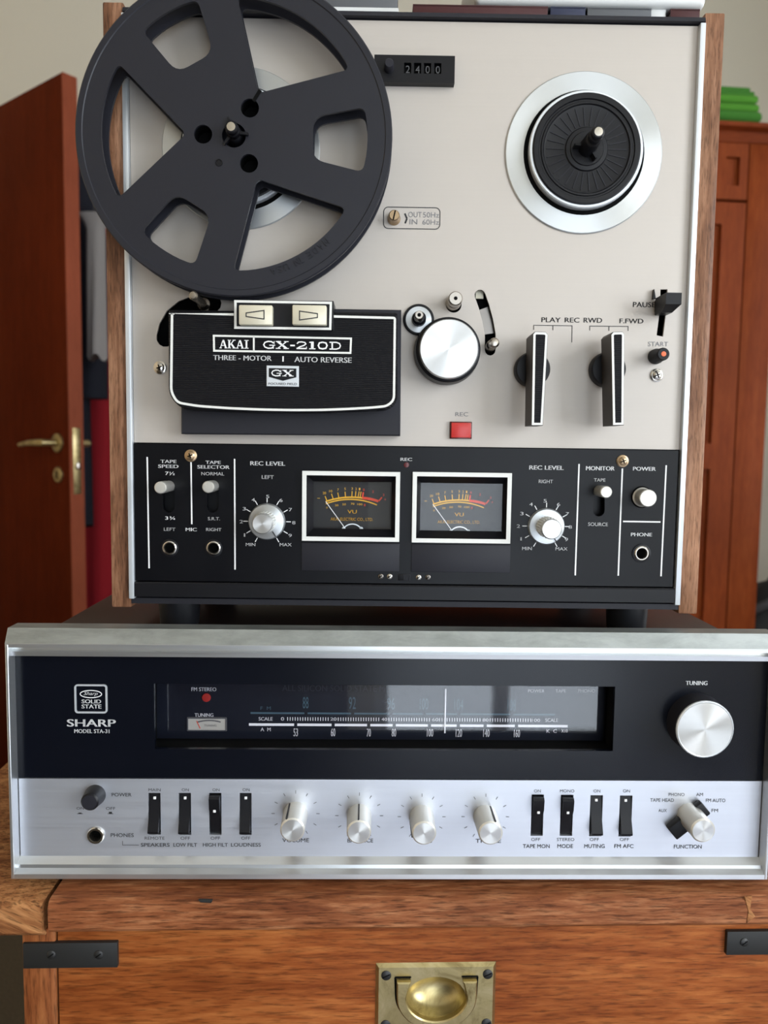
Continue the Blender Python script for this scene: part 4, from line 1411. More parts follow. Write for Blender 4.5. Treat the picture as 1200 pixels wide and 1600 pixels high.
# ---- head cover
kh = .022
def P(pts, h):
    return [D.p(x, y, h) for x, y in pts]
hc = obj('head_cover', G().prism(rounded(P([(263, 484), (621, 488.5), (621, 628), (606, 640), (492, 645), (380, 644), (284, 640), (263, 618)], kh), [.001, .001, .004, .006, 0.012, 0.012, .006, .006], 5), .004, kh, .0010), M_rib, deck, 30, label='black ribbed head cover')
obj('cover_base', G().prism(P([(283, 678), (625.5, 681), (627, 484), (480, 482), (283, 500)], .010), fh, .010, .0006), M_blkgrey, hc)
obj('key_block', G().prism(P([(365, 468), (521, 470), (522, 517), (365, 515)], kh + .0012), .004, kh + .0012, .0008), M_blk, hc)
tw = .00135
trim = P([(366, 491.5), (269, 490)], kh)[:] + rounded(P([(269, 490), (267.5, 612), (277, 629), (310, 634.5), (360, 638), (410, 640), (455, 640.8), (500, 640.6), (545, 639), (580, 637), (605, 634.5), (615.5, 625), (617, 497)], kh), [0.001, .003, .003, .004, .006, .006, .006, .006, .006, .004, .003, .003, .001], 4)[1:] + [D.p(517, 494.5, kh)]
obj('cover_trim', G().ribbon(trim, tw, kh - .0002, kh + .0004), M_white, hc, label='white outline trim')
kr = [D.p(x, y, kh + .0012) for x, y in ((368, 471), (517, 473.5), (516, 514), (368, 512))]
obj('key_trim', G().ribbon(kr, tw, kh + .0010, kh + .0017, True), M_white, hc)
for a, b, tri in ((373, 425.5, [(384.5, 489), (384.5, 494.5), (412.5, 498.5), (412.5, 485)]), (456.5, 510, [(496, 490), (496, 496), (468, 500), (468, 486)])):
    hb = kh + .0058
    x0_, x1_ = D.x(a, hb, 492), D.x(b, hb, 492)
    z0_, z1_ = D.z(507.5, hb, (a + b) / 2), D.z(476.5, hb, (a + b) / 2)
    kb = obj('direction_key', G().box(x0_, x1_, -hb, -kh, z0_, z1_, .0007), M_cream, hc, label='ivory direction key')
    g = G().ribbon([D.p(x, y, hb + .0002) for x, y in tri], .0006, hb + .00015, None, True)
    obj('arrow', g, M_pblack, kb)
ht = kh + .0003
g = G().ribbon([D.p(x, y, ht) for x, y in ((334, 524.5), (548.5, 529), (547.5, 551.5), (334.5, 548))], .0011, kh - .0001, ht, True)
g.ribbon([D.p(396.5, 526, ht), D.p(396.5, 549, ht)], .0010, kh - .0001, ht)
obj('name_plate_frame', g, M_white, hc)
g = G()
slab(g, 'AKAI', *[D.x(q, ht, 537) for q in (343, 389)], D.z(544.5, ht, 366), D.z(531, ht, 366), ht, (1.1, 1.15, 1.1, .62))
obj('maker_lettering', g, M_pwhite, hc)
g = G()
slab(g, 'GX-210D', *[D.x(q, ht, 539) for q in (410, 536)], D.z(545.5, ht, 473), D.z(533.5, ht, 473), ht, (1.2, 1.2, .55, 1.1, .75, 1.1, 1.2))
obj('model_lettering', g, M_pwhite, hc)
legend(D, [('THREE - MOTOR', 333, 555.3, 424.5, 563.2, .03)], ht, M_pwhite, hc)
legend(D, [('AUTO REVERSE', 460, 558, 549.5, 566.3, .03)], ht, M_pwhite, hc)
lines(D, [[(442.3, 556.5), (442.2, 565)]], .0008, ht, M_pwhite, hc)
em = obj('emblem', G().prism([D.p(x, y, ht) for x, y in ((416.5, 571), (467, 572), (467, 604.5), (416.5, 603.5))], kh - .0002, kh + .0006, .0002), M_strip, hc, label='silver shield emblem')
he = kh + .0008
obj('shield', G().prism([D.p(x, y, he) for x, y in ((420, 575), (463, 575.8), (463, 589.5), (442, 595), (420, 588.8))], kh + .0004, he), M_blk, em)
g = G()
slab(g, 'GX', *[D.x(q, he, 583) for q in (423, 460)], D.z(588, he, 442), D.z(578, he, 442), he + .0002, (1, 1))
obj('emblem_lettering', g, M_pwhite, em)
legend(D, [('FOCUSED FIELD', 419.5, 598, 464, 601.3, .02)], kh + .0008, M_pblack, em)

# ---- tape guides
def post(name, pt, pb, prof, m, parent, hole=True, label=None):
    x, z = D.p(*pt)
    o = obj(name, G().lathe(x, z, prof, 24), m, parent, 30, label)
    if hole:
        h = prof[-1][1]
        obj('centre_hole', G().lathe(x, z, [(.0011, h + .0002), (0, h + .0002)], 14), M_void, o)
    return o


post('tension_arm_post', (301, 461, .031), None, [(.0040, -.008), (.0038, .004), (.0024, .006), (.0022, .025), (.0027, .026), (.0026, .030), (.0019, .031), (0, .0312)], M_mchrome, deck, False, 'metal tension arm post')
c1x, c1z = capst_c
ch_ = obj('capstan_housing', G().lathe(c1x, c1z, [(.0092, fh - .001), (.0094, .0004), (.0088, .0012), (.0080, .0013), (.0079, .0006), (.0076, .0004)], 40), M_blk, deck)
obj('washer', G().lathe(c1x, c1z, [(.0080, .0002), (.0078, .0009), (.0046, .0012), (0, .0012)], 36), M_ring, ch_)
obj('collar', G().lathe(c1x, c1z, [(.0044, .001), (.0042, .0060), (.0030, .0072), (0, .0074)], 28), M_blk, ch_)
post('capstan_shaft', (655, 492, .0185), None, [(.0026, .006), (.0026, .0176), (.0022, .0185), (0, .0185)], M_mchrome, deck)
post('guide_post', (712, 466, .0140), None, [(.0046, -.006), (.0046, .002), (.0040, .004), (.0034, .0045), (.0034, .006), (.0042, .0066), (.0042, .0132), (.0036, .0140), (0, .0140)], M_mchrome, deck)
post('arm_post', (773, 535, .0170), None, [(.0032, -.006), (.0032, .006), (.0026, .007), (.0026, .0138), (.0030, .0142), (.0030, .0155), (.0020, .0170), (0, .0174)], M_mchrome, deck, False)
# pinch-roller cover knob
px_, pz_ = D.p(701.5, 545, .0165)
pk = obj('pinch_roller_cover', G().lathe(px_, pz_, [(.0198, .0010), (.0200, .0020), (.0196, .0080), (.0192, .0118), (.0180, .0128), (.0170, .0130)], 64), M_blk, deck, 30, label='black rimmed silver pinch roller cover')
obj('cover_cap', G().lathe(px_, pz_, [(.0174, .0118), (.0174, .0152), (.0168, .0164), (0, .0166)], 64), M_cap, pk)

# ---- function levers
def lever(face_px, hub_px, label):
    h1 = .0255
    pl = [D.p(x, y, h1) for x, y in face_px]
    o = obj('function_lever', G().prism(pl, .0060, h1, .0004), M_lever, deck, 30, label)
    hx, hz_ = D.p(*hub_px, .004)
    obj('lever_hub', G().lathe(hx, hz_, [(.0106, fh), (.0106, .0050), (.0098, .0064), (0, .0066)], 40), M_blk, o)
    i1 = inset(pl, .0003)
    i2 = inset(pl, .0016)
    obj('lever_trim', G().plate(i1, [i2], h1 - .0004, h1 + .0002), M_white, o, label='ivory outline')
    obj('lever_inlay', G().prism(inset(pl, .0015), h1 - .001, h1 + .0001), M_rib, o)
    return o


lever([(832.5, 522), (836, 518), (853, 518.5), (856.5, 523), (848.5, 665), (830, 665)], (832, 577), 'black lever below PLAY and REC')
lever([(954.5, 523), (958, 518.5), (973, 518), (976, 522.5), (975, 664.5), (957, 665)], (950, 577), 'black lever below RWD and F.FWD')
legend(D, [('PLAY', 846, 496, 876, 503.5, .03)], hp, M_pblack, face)
legend(D, [('REC', 882.5, 496.3, 905.5, 503.8, .03)], hp, M_pblack, face)
legend(D, [('RWD', 912, 496.6, 941, 504.2, .03)], hp, M_pblack, face)
legend(D, [('F.FWD', 968, 498, 1005.5, 505.3, .03)], hp, M_pblack, face)
lines(D, [[(834, 515.5), (834, 508.2), (894, 509), (893.5, 535)], [(864, 508.6), (864, 516)]], .00042, hp, M_pblack, face)
lines(D, [[(921.5, 516.5), (921.5, 509.5), (981.5, 510), (981.5, 517)], [(951.5, 509.8), (951.5, 517)]], .00042, hp, M_pblack, face)
legend(D, [('PAUSE', 989, 472, 1024, 480, .03)], hp, M_pblack, face)
legend(D, [('START', 1012.5, 534, 1044, 541)], hp, M_plight, face, 0)
legend(D, [('REC', 711.5, 644, 731.5, 650.5)], hp, M_plight, face, .0)
# pause lever
hq = .0185
fa = [D.p(x, y, hq) for x, y in ((1041, 457), (1065.5, 457), (1065.5, 475.5), (1041, 475.5))]
bx0, bx1 = D.x(1023, .001, 470), fa[1][0]
zt3, zm3, zb3 = fa[0][1], fa[2][1], D.z(489, .010, 1040)
g = G()
w0, w1 = fa[0][0], fa[1][0]
v = [(w0, -hq, zm3), (w1, -hq, zm3), (w1, -hq, zt3), (w0, -hq, zt3),
     (w0, -.001, zb3), (w0 + (w1 - w0) * .72, -.001, zb3), (w0 + (w1 - w0) * .85, -.001, zt3), (w0, -.001, zt3),
     (w0, -hq * .62, zb3), (w0 + (w1 - w0) * .72, -hq * .62, zb3)]
g.add(v, [(0, 1, 2, 3), (4, 7, 6, 5), (3, 2, 6, 7), (0, 3, 7, 4, 8), (1, 9, 5, 6, 2), (0, 8, 9, 1), (8, 4, 5, 9)])
pv = obj('pause_lever', g, M_blk, deck, 20, label='black wedge pause lever')
obj('lever_stem', G().box(w0 + .0004, w0 + .0026, -.002, .008, zm3 - .001, zt3 - .001), M_blk, pv)
obj('stop_spike', G().prism([D.p(1020, 467, .001), D.p(1024, 467, .001), D.p(1023, 461, .001), D.p(1021.5, 452, .001)], fh, .002), M_blk, pv)
# start button
bx, bz = D.p(1037, 553, .0130)
sb = obj('start_button', G().lathe(bx, bz, [(.0046, fh), (.0046, .002), (.0040, .0030), (.0038, .0122), (.0033, .0130), (0, .0130)], 28), M_blk, deck, label='round black button with orange dot')
obj('orange_dot', G().lathe(bx, bz, [(.0016, .0129), (.0014, .0133), (0, .0134)], 16), M_orange, sb)
# record lamp button
q = [D.p(704.5, 659.5, .0015), D.p(737, 660, .0015), D.p(736.5, 685, .0015), D.p(704.5, 684.5, .0015)]
rb = obj('record_lamp', G().box(q[0][0] - .0004, q[1][0] + .0004, -.0006, .001, q[3][1] - .0004, q[0][1] + .0004, .0003), M_dkred, deck)
obj('red_lens', G().box(q[0][0] + .0003, q[1][0] - .0003, -.0020, .0, q[3][1] + .0003, q[0][1] - .0003, .0005), M_red, rb, label='square red record lamp')
screw(D, 249, 574, .0040, fh, deck)
screw(D, 1027.5, 586, .0040, fh, deck)
screw(D, 297, 712, .0038, chh, deck, M_brassy)
screw(D, 974, 720.5, .0038, chh, deck, M_brassy)

# ---- control panel legends
hc_ = chh + .0002
for it in ([('TAPE', 250.7, 718.5, 275.8, 723.5, .05), ('SPEED', 247, 726, 279, 731.2, .05)], [('7½', 258, 737, 273, 742.5, .0)], [('3¾', 258, 807, 273.7, 812.3, .0)],
           [('LEFT', 256, 824.5, 274, 829.5, .01)], [('MIC', 290, 824.7, 307.5, 830, .05)], [('RIGHT', 322, 825, 346, 830, .01)],
           [('TAPE', 321, 720, 345, 724.8, .05), ('SELECTOR', 308.3, 727, 358.7, 732.4, .05)], [('NORMAL', 314.5, 737.7, 350.3, 742.8, .01)], [('S.R.T.', 324.7, 808, 343.7, 812.9, .01)],
           [('REC LEVEL', 391, 721, 445.6, 727.4, .05)], [('LEFT', 409, 742.7, 427.7, 748.3, .01)], [('REC', 625.7, 715.3, 644, 720.2, .05)],
           [('REC LEVEL', 827, 727.5, 880.8, 734, .05)], [('RIGHT', 841.8, 749.5, 864, 755, .01)],
           [('MONITOR', 915.5, 728.5, 960.5, 735, .05)], [('TAPE', 928, 747.5, 946, 752.5, .01)], [('SOURCE', 918.8, 816.5, 950, 822, .01)],
           [('POWER', 989, 729.5, 1024.8, 735.5, .05)], [('PHONE', 985.8, 832.5, 1019, 838, .05)]):
    legend(D, it, hc_, M_pwhite, cp)
for sg in ([(230, 714), (233, 888)], [(298.5, 722), (299.7, 819)], [(366.5, 717), (367.3, 890)], [(904.8, 725), (898.8, 899)], [(972.5, 732), (966, 899.5)], [(1041, 727), (1032.8, 900.5)], [(973.5, 814.7), (1032, 815.6)]):
    lines(D, [sg], .0009, hc_, M_pwhite, cp, 'divider_line')

# ---- level knobs
def level_knob(cx, cy, kx, ky, nums, mn, mx, label):
    x, z = D.p(cx, cy, chh + .001)
    sk = obj('record_level_knob', G().lathe(x, z, [(.0113, chh), (.0113, chh + .0012), (.0106, chh + .0030), (.0072, chh + .0036), (0, chh + .0036)], 48), M_ring, deck, 30, label)
    xk_, zk = D.p(kx, ky, .0195)
    x2, z2 = (x + xk_) / 2, (z + zk) / 2
    gr = obj('grip', fluted(x2, z2, .0065, chh + .003, .0165, 24, .0004), M_knob, sk, 30)
    obj('grip_cap', G().lathe(x2, z2, [(.0062, .0160), (.0062, .0185), (.0056, .0195), (0, .0196)], 36), M_cap, sk, 30)
    obj('pointer', G().ribbon([(x + .0070 * math.cos(R(-57)), z + .0070 * math.sin(R(-57))), (x + .0108 * math.cos(R(-57)), z + .0108 * math.sin(R(-57)))], .0006, chh + .0037, chh + .0040), M_pblack, sk)
    g = G()
    for k in range(11):
        t = R(240 - 30 * k)
        g.ribbon([(x + .0118 * math.cos(t), z + .0118 * math.sin(t)), (x + .0147 * math.cos(t), z + .0147 * math.sin(t))], .0005, hc_)
    obj('tick_marks', g, M_pwhite, cp)
    legend(D, [(str(i + 1), a - 2.6, b - 2.6, a + 2.6, b + 2.6) if i else (str(i + 1), a - 1, b - 2.6, a + 1.2, b + 2.6) for i, (a, b) in enumerate(nums)] + [('MIN', *mn), ('MAX', *mx)], hc_, M_pwhite, cp, .01, 'dial_numerals')


level_knob(417, 815, 409, 818, [(382, 836), (377, 815), (381.7, 795), (395.7, 781), (418.3, 775.8), (438.9, 781.7), (453.8, 796.4), (459, 816.7), (453.3, 836.7)], (384, 848.4, 399, 853.3), (437, 848.6, 455.7, 853.5), 'left record level knob')
level_knob(853.5, 822.5, 861, 826.8, [(814, 842), (810, 822), (815.5, 802.5), (829.8, 788), (851.8, 782.5), (872.8, 788), (886.5, 803), (891, 823.5), (885, 843)], (815.8, 854.5, 831, 859.5), (868, 855, 886.8, 860), 'right record level knob')

# ---- toggles, power button, jacks
for (tx, ty), (sx_, a, b), nm in zip(((251, 762), (326, 761), (948, 769)), tog, ('tape speed', 'tape selector', 'monitor')):
    h1 = .0205 if tx < 300 else .0160
    x, z = D.p(tx, ty, h1)
    x = x * .5 + D.x(sx_, chh, ty) * .5
    well = obj('toggle_switch', G().box(D.x(sx_ - 13, chh, 775), D.x(sx_ + 13, chh, 775), .0075, .0085, D.z(b + 3, chh, sx_), D.z(a - 3, chh, sx_)), M_blk, deck, label=nm + ' toggle')
    obj('toggle_stud', G().lathe(x, z, [(.0034, -.006), (.0034, h1 - .0125), (.0036, h1 - .012), (.0036, h1 - .0006), (.0031, h1), (0, h1 + .0001)], 28), M_knob, well, 30)
px1, pz1_ = D.p(1013, 778.5, .0125)
po = obj('power_button', G().lathe(px1, pz1_, [(.0060, chh), (.0060, chh + .001), (.0053, chh + .0018), (.0053, .0118), (.0048, .0125), (0, .0126)], 36), M_knob, deck, 30, label='round silver power button')
obj('collar', G().lathe(px1, pz1_, [(.0068, chh), (.0066, chh + .0008), (.0052, chh + .0012)], 32), M_void, po)
for x, y, r in jacks:
    jx_, jz_ = D.p(x, y, chh)
    jo = obj('jack_socket', G().lathe(jx_, jz_, [(r * 1.30, chh), (r * 1.28, chh + .0010), (r * 1.1, chh + .0014), (r * .98, chh + .0014), (r * .86, chh + .0006), (r * .86, chh - .006)], 32), M_chrome, deck, 30)
    obj('socket_ring', G().lathe(jx_, jz_, [(r * 1.62, chh), (r * 1.60, chh + .0009), (r * 1.32, chh + .0011), (r * 1.28, chh)], 32), M_blk, jo)
    obj('socket_hole', G().lathe(jx_, jz_, [(r * .88, chh - .006), (0, chh - .006)], 24), M_void, jo)
lx, lz = D.p(635, 726.4, hc_)
obj('record_indicator', G().lathe(lx, lz, [(.0017, chh), (.0016, chh + .0003), (0, chh + .0005)], 18), M_dkred, deck)

# ---- VU meters
def vu(corners, inner, window, dx, dy, label):
    """frame, dished surround, printed dial, needle and window"""
    fh1 = .0042
    o_ = [D.p(x, y, fh1) for x, y in corners]
    x0_, x1_, z0_, z1_ = (o_[0][0] + o_[3][0]) / 2, (o_[1][0] + o_[2][0]) / 2, (o_[2][1] + o_[3][1]) / 2, (o_[0][1] + o_[1][1]) / 2
    fr_ = obj('vu_meter', G().plate(rect(x0_, x1_, z0_, z1_), [rect(x0_ + .0026, x1_ - .0026, z0_ + .0026, z1_ - .0026)], chh, fh1), M_white, deck, label=label)
    wd = -.0035
    a, b = D.p(window[0], window[1], wd), D.p(window[2], window[3], wd)
    ir, wr = rect(x0_ + .0026, x1_ - .0026, z0_ + .0026, z1_ - .0026), rect(a[0], b[0], b[1], a[1])
    g = G().add([(x, -.0036, z) for x, z in ir] + [(x, -wd, z) for x, z in wr], [(i, (i + 1) % 4, 4 + (i + 1) % 4, 4 + i) for i in range(4)])
    obj('surround', g, M_blk, fr_, 10)
    dp = -.0075
    dl = obj('meter_dial', G().box(a[0] - .002, b[0] + .002, -dp, -dp + .001, b[1] - .002, a[1] + .002), M_dial, fr_, label='black dial with yellow scale')
    h = dp + .0003
    def q(x, y):
        return D.p(380 + (x + dx) / 2.727, 700 + (y + dy) / 2.727, h)
    g = G()
    g.ribbon(arcpts(q(352, 228), q(430, 211), q(508, 213), 14), .00095, h)
    g.ribbon(arcpts(q(352, 238), q(465, 219), q(570, 243), 18), .00075, h)
    for (x, y), (x2, y2) in (((349, 205), (357, 226)), ((376, 195), (384, 219)), ((403, 190), (408, 214)), ((434, 186), (436, 211)), ((464, 184), (463, 210)), ((480, 184), (478, 210)), ((494, 185), (489, 211)), ((502, 186), (498, 211))):
        g.ribbon([q(x, y), q(x2, y2)], .00055, h)
    g.ribbon([q(316, 214), q(327, 214)], .0003, h)
    for s_, x, y in (('20', 346, 192), ('10', 373, 184), ('7', 404, 178), ('5', 434, 174), ('3', 464, 173), ('2', 481, 174), ('1', 496, 175)):
        w_ = 7 if len(s_) > 1 else 3.2
        p0, p1 = q(x - w_, y + 5), q(x + w_, y - 5)
        letters(g, s_, p0[0], p1[0], p0[1], p1[1], h, .0)
    for s_, x, y in (('0', 357, 254), ('20', 398, 244), ('50', 430, 240), ('70', 466, 238), ('100', 497, 240)):
        w_ = {1: 3.5, 2: 7.5, 3: 11}[len(s_)]
        p0, p1 = q(x - w_, y + 4), q(x + w_, y - 4)
        letters(g, s_, p0[0], p1[0], p0[1], p1[1], h, .0)
    p0, p1 = q(444, 279), q(484, 264)
    letters(g, 'VU', p0[0], p1[0], p0[1], p1[1], h, .03)
    p0, p1 = q(372, 311), q(553, 298)
    letters(g, 'AKAI ELECTRIC CO., LTD.', p0[0], p1[0], p0[1], p1[1], h, .01)
    obj('yellow_scale', g, M_pyel, dl)
    g = G()
    g.ribbon([q(512, 188), q(508, 213)], .0009, h)
    g.ribbon(arcpts(q(508, 213), q(540, 217), q(576, 227), 8), .0016, h)
    g.ribbon([q(578, 226), q(591, 210)], .0009, h)
    g.ribbon([q(530, 214), q(534, 222)], .0003, h)
    for s_, x, y in (('0', 514, 178), ('2', 553, 186), ('3', 598, 200), ('+', 605, 219), ('8', 518, 243)):
        p0, p1 = q(x - 3.5, y + 5), q(x + 3.5, y - 5)
        letters(g, s_, p0[0], p1[0], p0[1], p1[1], h, .0)
    obj('red_scale', g, M_pred, dl)
    obj('needle', G().ribbon([q(352, 228), q(432, 338)], .00045, h + .0009, h + .0011), M_pwhite, fr_)
    g = G()
    hub = arcpts(q(428, 342), q(465, 323), q(503, 343), 12)
    g.ribbon(hub, .0007, h + .0008, h + .0016)
    for e in (hub[0], hub[-1]):
        g.lathe(e[0], e[1], [(.0012, h + .0006), (.0010, h + .0018), (0, h + .0020)], 14)
    obj('pivot_cover', g, M_strip, fr_)
    obj('meter_glass', G().box(a[0] - .0002, b[0] + .0002, -wd - .0002, -wd + .0006, b[1] - .0002, a[1] + .0002), M_pane, fr_)


vu([(473, 735), (626.4, 738.5), (622.7, 846.7), (471, 844.8)], None, (490, 752, 611, 827), 0, 0, 'left level meter, dark behind its glass')
vu([(645, 736.9), (800, 739.8), (797.3, 849.6), (643.5, 847.4)], None, (657.6, 754.5, 783.4, 830), 456, 12, 'right level meter')
for a, b, c, d in ((471.5, 848.5, 624, 892), (642.8, 850.5, 797, 894)):
    obj('blank_panel', G().box(D.x(a, chh, 870), D.x(b + (c - b), chh, 870), -chh - .0008, -chh + .0005, D.z(d, chh, (a + c) / 2), D.z(b, chh, (a + c) / 2), .0003), M_blkgrey, deck, label='charcoal blank panel under a meter')
for px, py, m_ in ((595, 900.6, M_dchrome), (608.8, 900.6, M_chrome), (654, 902, M_chrome), (668.6, 902, M_dchrome)):
    x, z = D.p(px, py, hc_)
    o = obj('trim_screw', G().lathe(x, z, [(.0017, chh), (.0016, chh + .0008), (.0010, chh + .0011), (0, chh + .0011)], 16), m_, deck)
    obj('screw_slot', G().ribbon([(x - .001, z - .0008), (x + .001, z + .0008)], .0005, chh + .0013), M_void, o)
sx0, sx1, szA, szB = D.x(622, hc_, 902), D.x(641, hc_, 902), D.z(907, hc_, 631), D.z(897, hc_, 631)
sw = obj('slide_switch', G().box(sx0, sx1, -chh - .0004, 0, szA, szB, .0002), M_blk, deck)
g = G()
for k in range(4):
    x = sx0 + (sx1 - sx0) * (.50 + .15 * k)
    g.box(x - .00025, x + .00025, -chh - .0013, -chh, szA + .0004, szB - .0004)
obj('slider_ribs', g, M_blkgrey, sw)

# ================================================================== tape reel on the left spindle
RH1, RH0 = .0222, .0085            # outer faces of the two flanges
RR = .0898
reel = thing('tape_reel', 'empty black plastic tape reel mounted on the left spindle of the deck', 'tape reel', D.m @ Vector((REX, 0, REZ - .0012)) + D.o, D.yaw)


def big_hole(ang, slot):
    ro, ra = .0752, .0285
    half = R(29.5)
    pts = []
    outer = [(ro * math.cos(ang + half - 2 * half * i / 18), ro * math.sin(ang + half - 2 * half * i / 18)) for i in range(19)]
    apex = [((ra) * math.cos(ang) + .0014 * math.sin(ang) * s, ra * math.sin(ang) - .0014 * math.cos(ang) * s) for s in (1, -1)]
    poly = outer + apex
    rr_ = [.0065] + [0] * 17 + [.0065] + [.0012, .0012]
    return rounded2(poly, rr_)


def rounded2(poly, rr_):
    """round corners whose neighbours on the arc lie close together"""
    # drop arc points inside the rounding reach of a corner
    c0, c1 = Vector(poly[0]), Vector(poly[18])
    keep = [(Vector(p), r) for p, r in zip(poly, rr_)]
    out = []
    for k, (p, r) in enumerate(keep):
        if 0 < k < 18 and ((p - c0).length < .0068 or (p - c1).length < .0068):
            continue
        out.append((tuple(p), r))
    return rounded([p for p, r in out], [r * 2 if r > .003 else r for p, r in out], 5)


def trap_hole(ang):
    ri, ro = .0462, .0758
    hi, ho = R(14.6), R(13.6)
    a = [(ri * math.cos(ang + s * hi), ri * math.sin(ang + s * hi)) for s in (1, -1)]
    b = [(ro * math.cos(ang - ho + 2 * ho * i / 8), ro * math.sin(ang - ho + 2 * ho * i / 8)) for i in range(9)]
    poly = a + b[:1] + b[2:7] + b[8:]
    rr_ = [.007, .007] + [.006] + [0] * 5 + [.006]
    return rounded(poly, rr_, 5)


A0 = R(59)
def reel_holes(hub=True):
    hs_ = []
    for k in range(3):
        hs_.append(big_hole(A0 + 2 * PI * k / 3, k == 0))
        hs_.append(trap_hole(A0 + PI / 3 + 2 * PI * k / 3))
        a = A0 + 2 * PI * k / 3
        if hub:
            hs_.append(circ(.0175 * math.cos(a), .0175 * math.sin(a), .0052, 20))
    return hs_


TH = .0017
ff = obj('front_flange', G().plate(circ(0, 0, RR, 120), reel_holes() + [circ(0, 0, .0068, 24)], RH1 - TH, RH1), M_reel, reel, 30, label='front flange with six windows')
obj('rim_bead', G().lathe(0, 0, [(RR - .0042, RH1 - .0001), (RR - .0036, RH1 + .0005), (RR - .0006, RH1 + .0005), (RR + .0001, RH1 - .0002), (RR + .0001, RH1 - TH)], 120), M_reel, ff, 30)
bf = obj('rear_flange', G().plate(circ(0, 0, RR, 120), reel_holes(False) + [circ(0, 0, .0068, 24)], RH0, RH0 + TH), M_reel, reel, 30)
g = G()
for k in range(3):
    a = A0 + 2 * PI * k / 3
    c = (.0175 * math.cos(a), .0175 * math.sin(a))
    g.lathe(c[0], c[1], [(.0056, RH1 - TH), (.0056, RH0 + TH)], 24)
    g.lathe(c[0], c[1], [(.0056, RH0 + TH + .0004), (0, RH0 + TH + .0004)], 24)
obj('hub_tubes', g, M_void, reel)
# hub drum follows the inner ends of the windows
drum = []
for i in range(96):
    a = 2 * PI * i / 96
    rel = (a - A0) % (2 * PI / 3)
    rel = min(rel, 2 * PI / 3 - rel)
    drum.append(((.0245 if rel < R(9) else .0245 + .0115 * min(1, (rel - R(9)) / R(14))) , a))
g = G()
lp = [(r * math.cos(a), r * math.sin(a)) for r, a in drum]
n = len(lp)
v = [(x, -h, z) for h in (RH0 + TH, RH1 - TH) for x, z in lp]
g.add(v, [(i, (i + 1) % n, n + (i + 1) % n, n + i) for i in range(n)])
obj('hub_drum', g, M_reel, reel, 60)
# thread slot from the hub hole to the window
ca, sa = math.cos(A0), math.sin(A0)
g = G().ribbon([(.0218 * ca - .0002, .0218 * sa), (.0290 * ca, .0290 * sa)], .0020, RH1 - .0002, RH1 + .00025)
obj('thread_slot', g, M_void, ff)
x, z = (lambda p: (p[0] - REX, p[1] - REZ + .0012))(D.p(342, 254, RH1))
obj('mould_mark', G().lathe(x, z, [(.0022, RH1), (.0021, RH1 + .0003), (.0016, RH1 + .0003), (.0014, RH1), (0, RH1 + .0001)], 20), M_blk, ff)
# raised words along the rim
g = G()
words = 'MADE IN USA'
t = R(-46.5)
for chx in words:
    st = R(1.9) if chx == ' ' else (R(1.3) if chx == 'I' else R(2.9))
    if chx != ' ':
        m_ = G()
        w_ = st * .075 * .74
        letters(m_, chx, -w_ / 2, w_ / 2, -.0019, .0019, 0, .0)
        am = t - st / 2
        ux, uz = math.sin(am), -math.cos(am)          # reading direction: clockwise
        rx_, rz_ = math.cos(am), math.sin(am)         # letter tops point outwards
        top = [(.0785 * rx_ + x_ * ux + z_ * rx_, -(RH1 + .0005), .0785 * rz_ + x_ * uz + z_ * rz_) for x_, y_, z_ in m_.v]
        g.add(top, m_.f)
    t -= st
nv = len(g.v)
edges = {}
for fc in g.f:
    for i in range(len(fc)):
        e = (fc[i], fc[(i + 1) % len(fc)])
        if (e[1], e[0]) in edges:
            del edges[(e[1], e[0])]
        else:
            edges[e] = 1
g.v += [(x_, -(RH1 - .0002), z_) for x_, y_, z_ in g.v]
g.f += [(a, b, b + nv, a + nv) for a, b in edges]
obj('raised_lettering', g, M_reel, ff, label='raised MADE IN USA')

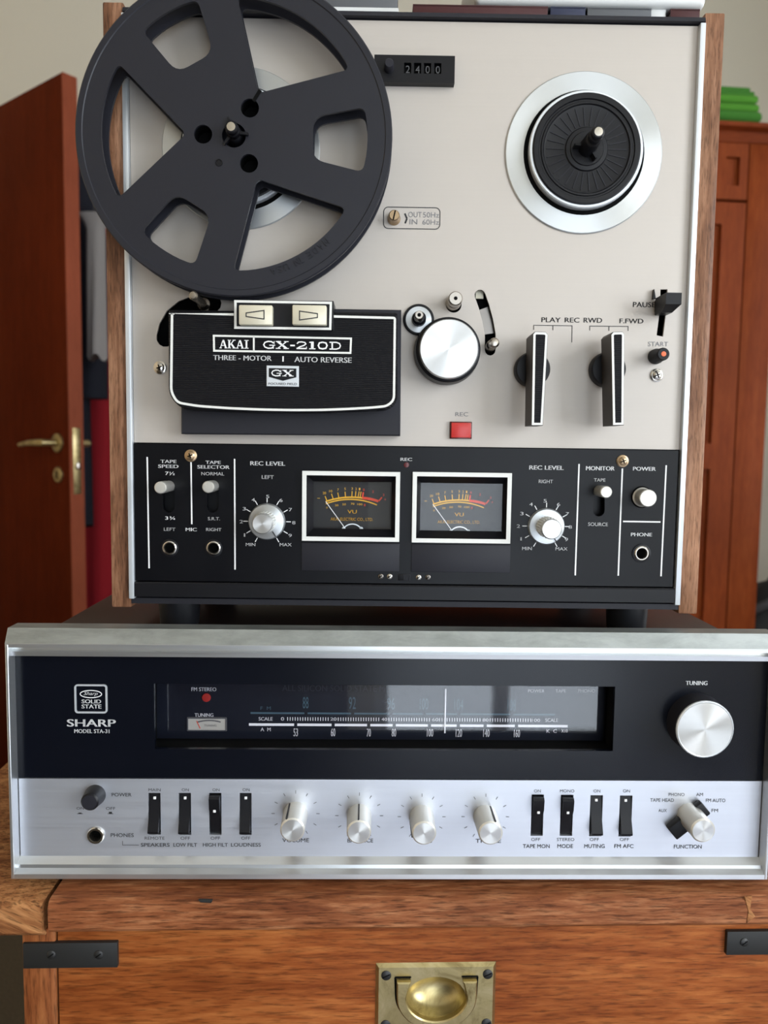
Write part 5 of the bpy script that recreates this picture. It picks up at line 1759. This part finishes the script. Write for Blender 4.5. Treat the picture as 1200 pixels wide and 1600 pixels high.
# ================================================================== things standing on the deck
zt4 = D.z(20.5, 0, 640) + .001
T = Frame(D.o, D.yaw)
bx0, bx1 = D.x(470, -.03, 8), D.x(622, -.03, 8)
gb = thing('grey_box', 'dark grey box standing on the tape deck behind the reel', 'box', D.m @ Vector(((bx0 + bx1) / 2, .08, zt4)) + D.o, D.yaw)
w_ = (bx1 - bx0) / 2
obj('body', G().box(-w_, w_, -.05, .05, 0, .062, .002), M_greyb, gb)
obj('base_trim', G().box(-w_ - .0004, w_ + .0004, -.0506, -.0480, D.z(15, -.03, 540) - zt4 - .001, D.z(13, -.03, 540) - zt4 + .0004), M_offw, gb)
obj('lid', G().box(-w_ - .0006, w_ + .0006, -.0508, .0508, .062, .070, .001), M_greyb, gb)
ax0, ax1 = D.x(742, -.012, 5), D.x(1104, -.012, 5)
zp = D.z(7.5, -.012, 960)
ap = thing('white_appliance', 'white plastic appliance on feet on the tape deck, cut off by the top edge', 'appliance', D.m @ Vector(((ax0 + ax1) / 2, .012, zt4)) + D.o, D.yaw)
w_ = (ax1 - ax0) / 2
zz = zp - zt4
obj('casing', G().box(-w_, w_, 0, .13, zz, zz + .05, .0035, 3), M_offw, ap, label='white casing')
fx = D.x(1033, -.012, 12) - (ax0 + ax1) / 2
for q in (fx, -fx):
    for yy in (.010, .115):
        obj('foot', G().box(q - .0048, q + .0048, yy - .006, yy + .006, 0, zz + .001, .0012), M_offw, ap)
# books lying under and behind the appliance
def book(name, label, px0, px1, y0, y1, zt_, m):
    x0_, x1_ = D.x(px0, -y0, 15), D.x(px1, -y0, 15)
    r_ = thing(name, label, 'book', D.m @ Vector(((x0_ + x1_) / 2, y0, zt4)) + D.o, D.yaw, 'books under the white appliance')
    w_ = (x1_ - x0_) / 2
    d_ = y1 - y0
    obj('cover', G().box(-w_, w_, 0, d_, 0, .0011).box(-w_, w_, 0, d_, zt_ - .0011, zt_).box(-w_, w_, 0, .0014, 0, zt_, .0004), m, r_)
    obj('pages', G().box(-w_ + .001, w_ - .001, .0014, d_ - .002, .0011, zt_ - .0011), M_beige, r_)


book('red_book', 'dark red book lying under the left of the white appliance', 645, 856, .0135, .13, zz - .0008, M_maroon)
book('blue_book', 'navy book lying under the middle of the white appliance', 860, 915, .0135, .13, zz - .0008, M_navyb)
book('grey_book', 'grey book lying under the white appliance beside its foot', 918, 1018, .0135, .12, zz - .0008, M_greyb)
book('maroon_book', 'short maroon book under the right end of the white appliance', 1048, 1094, .0135, .12, zz - .0008, M_maroon)
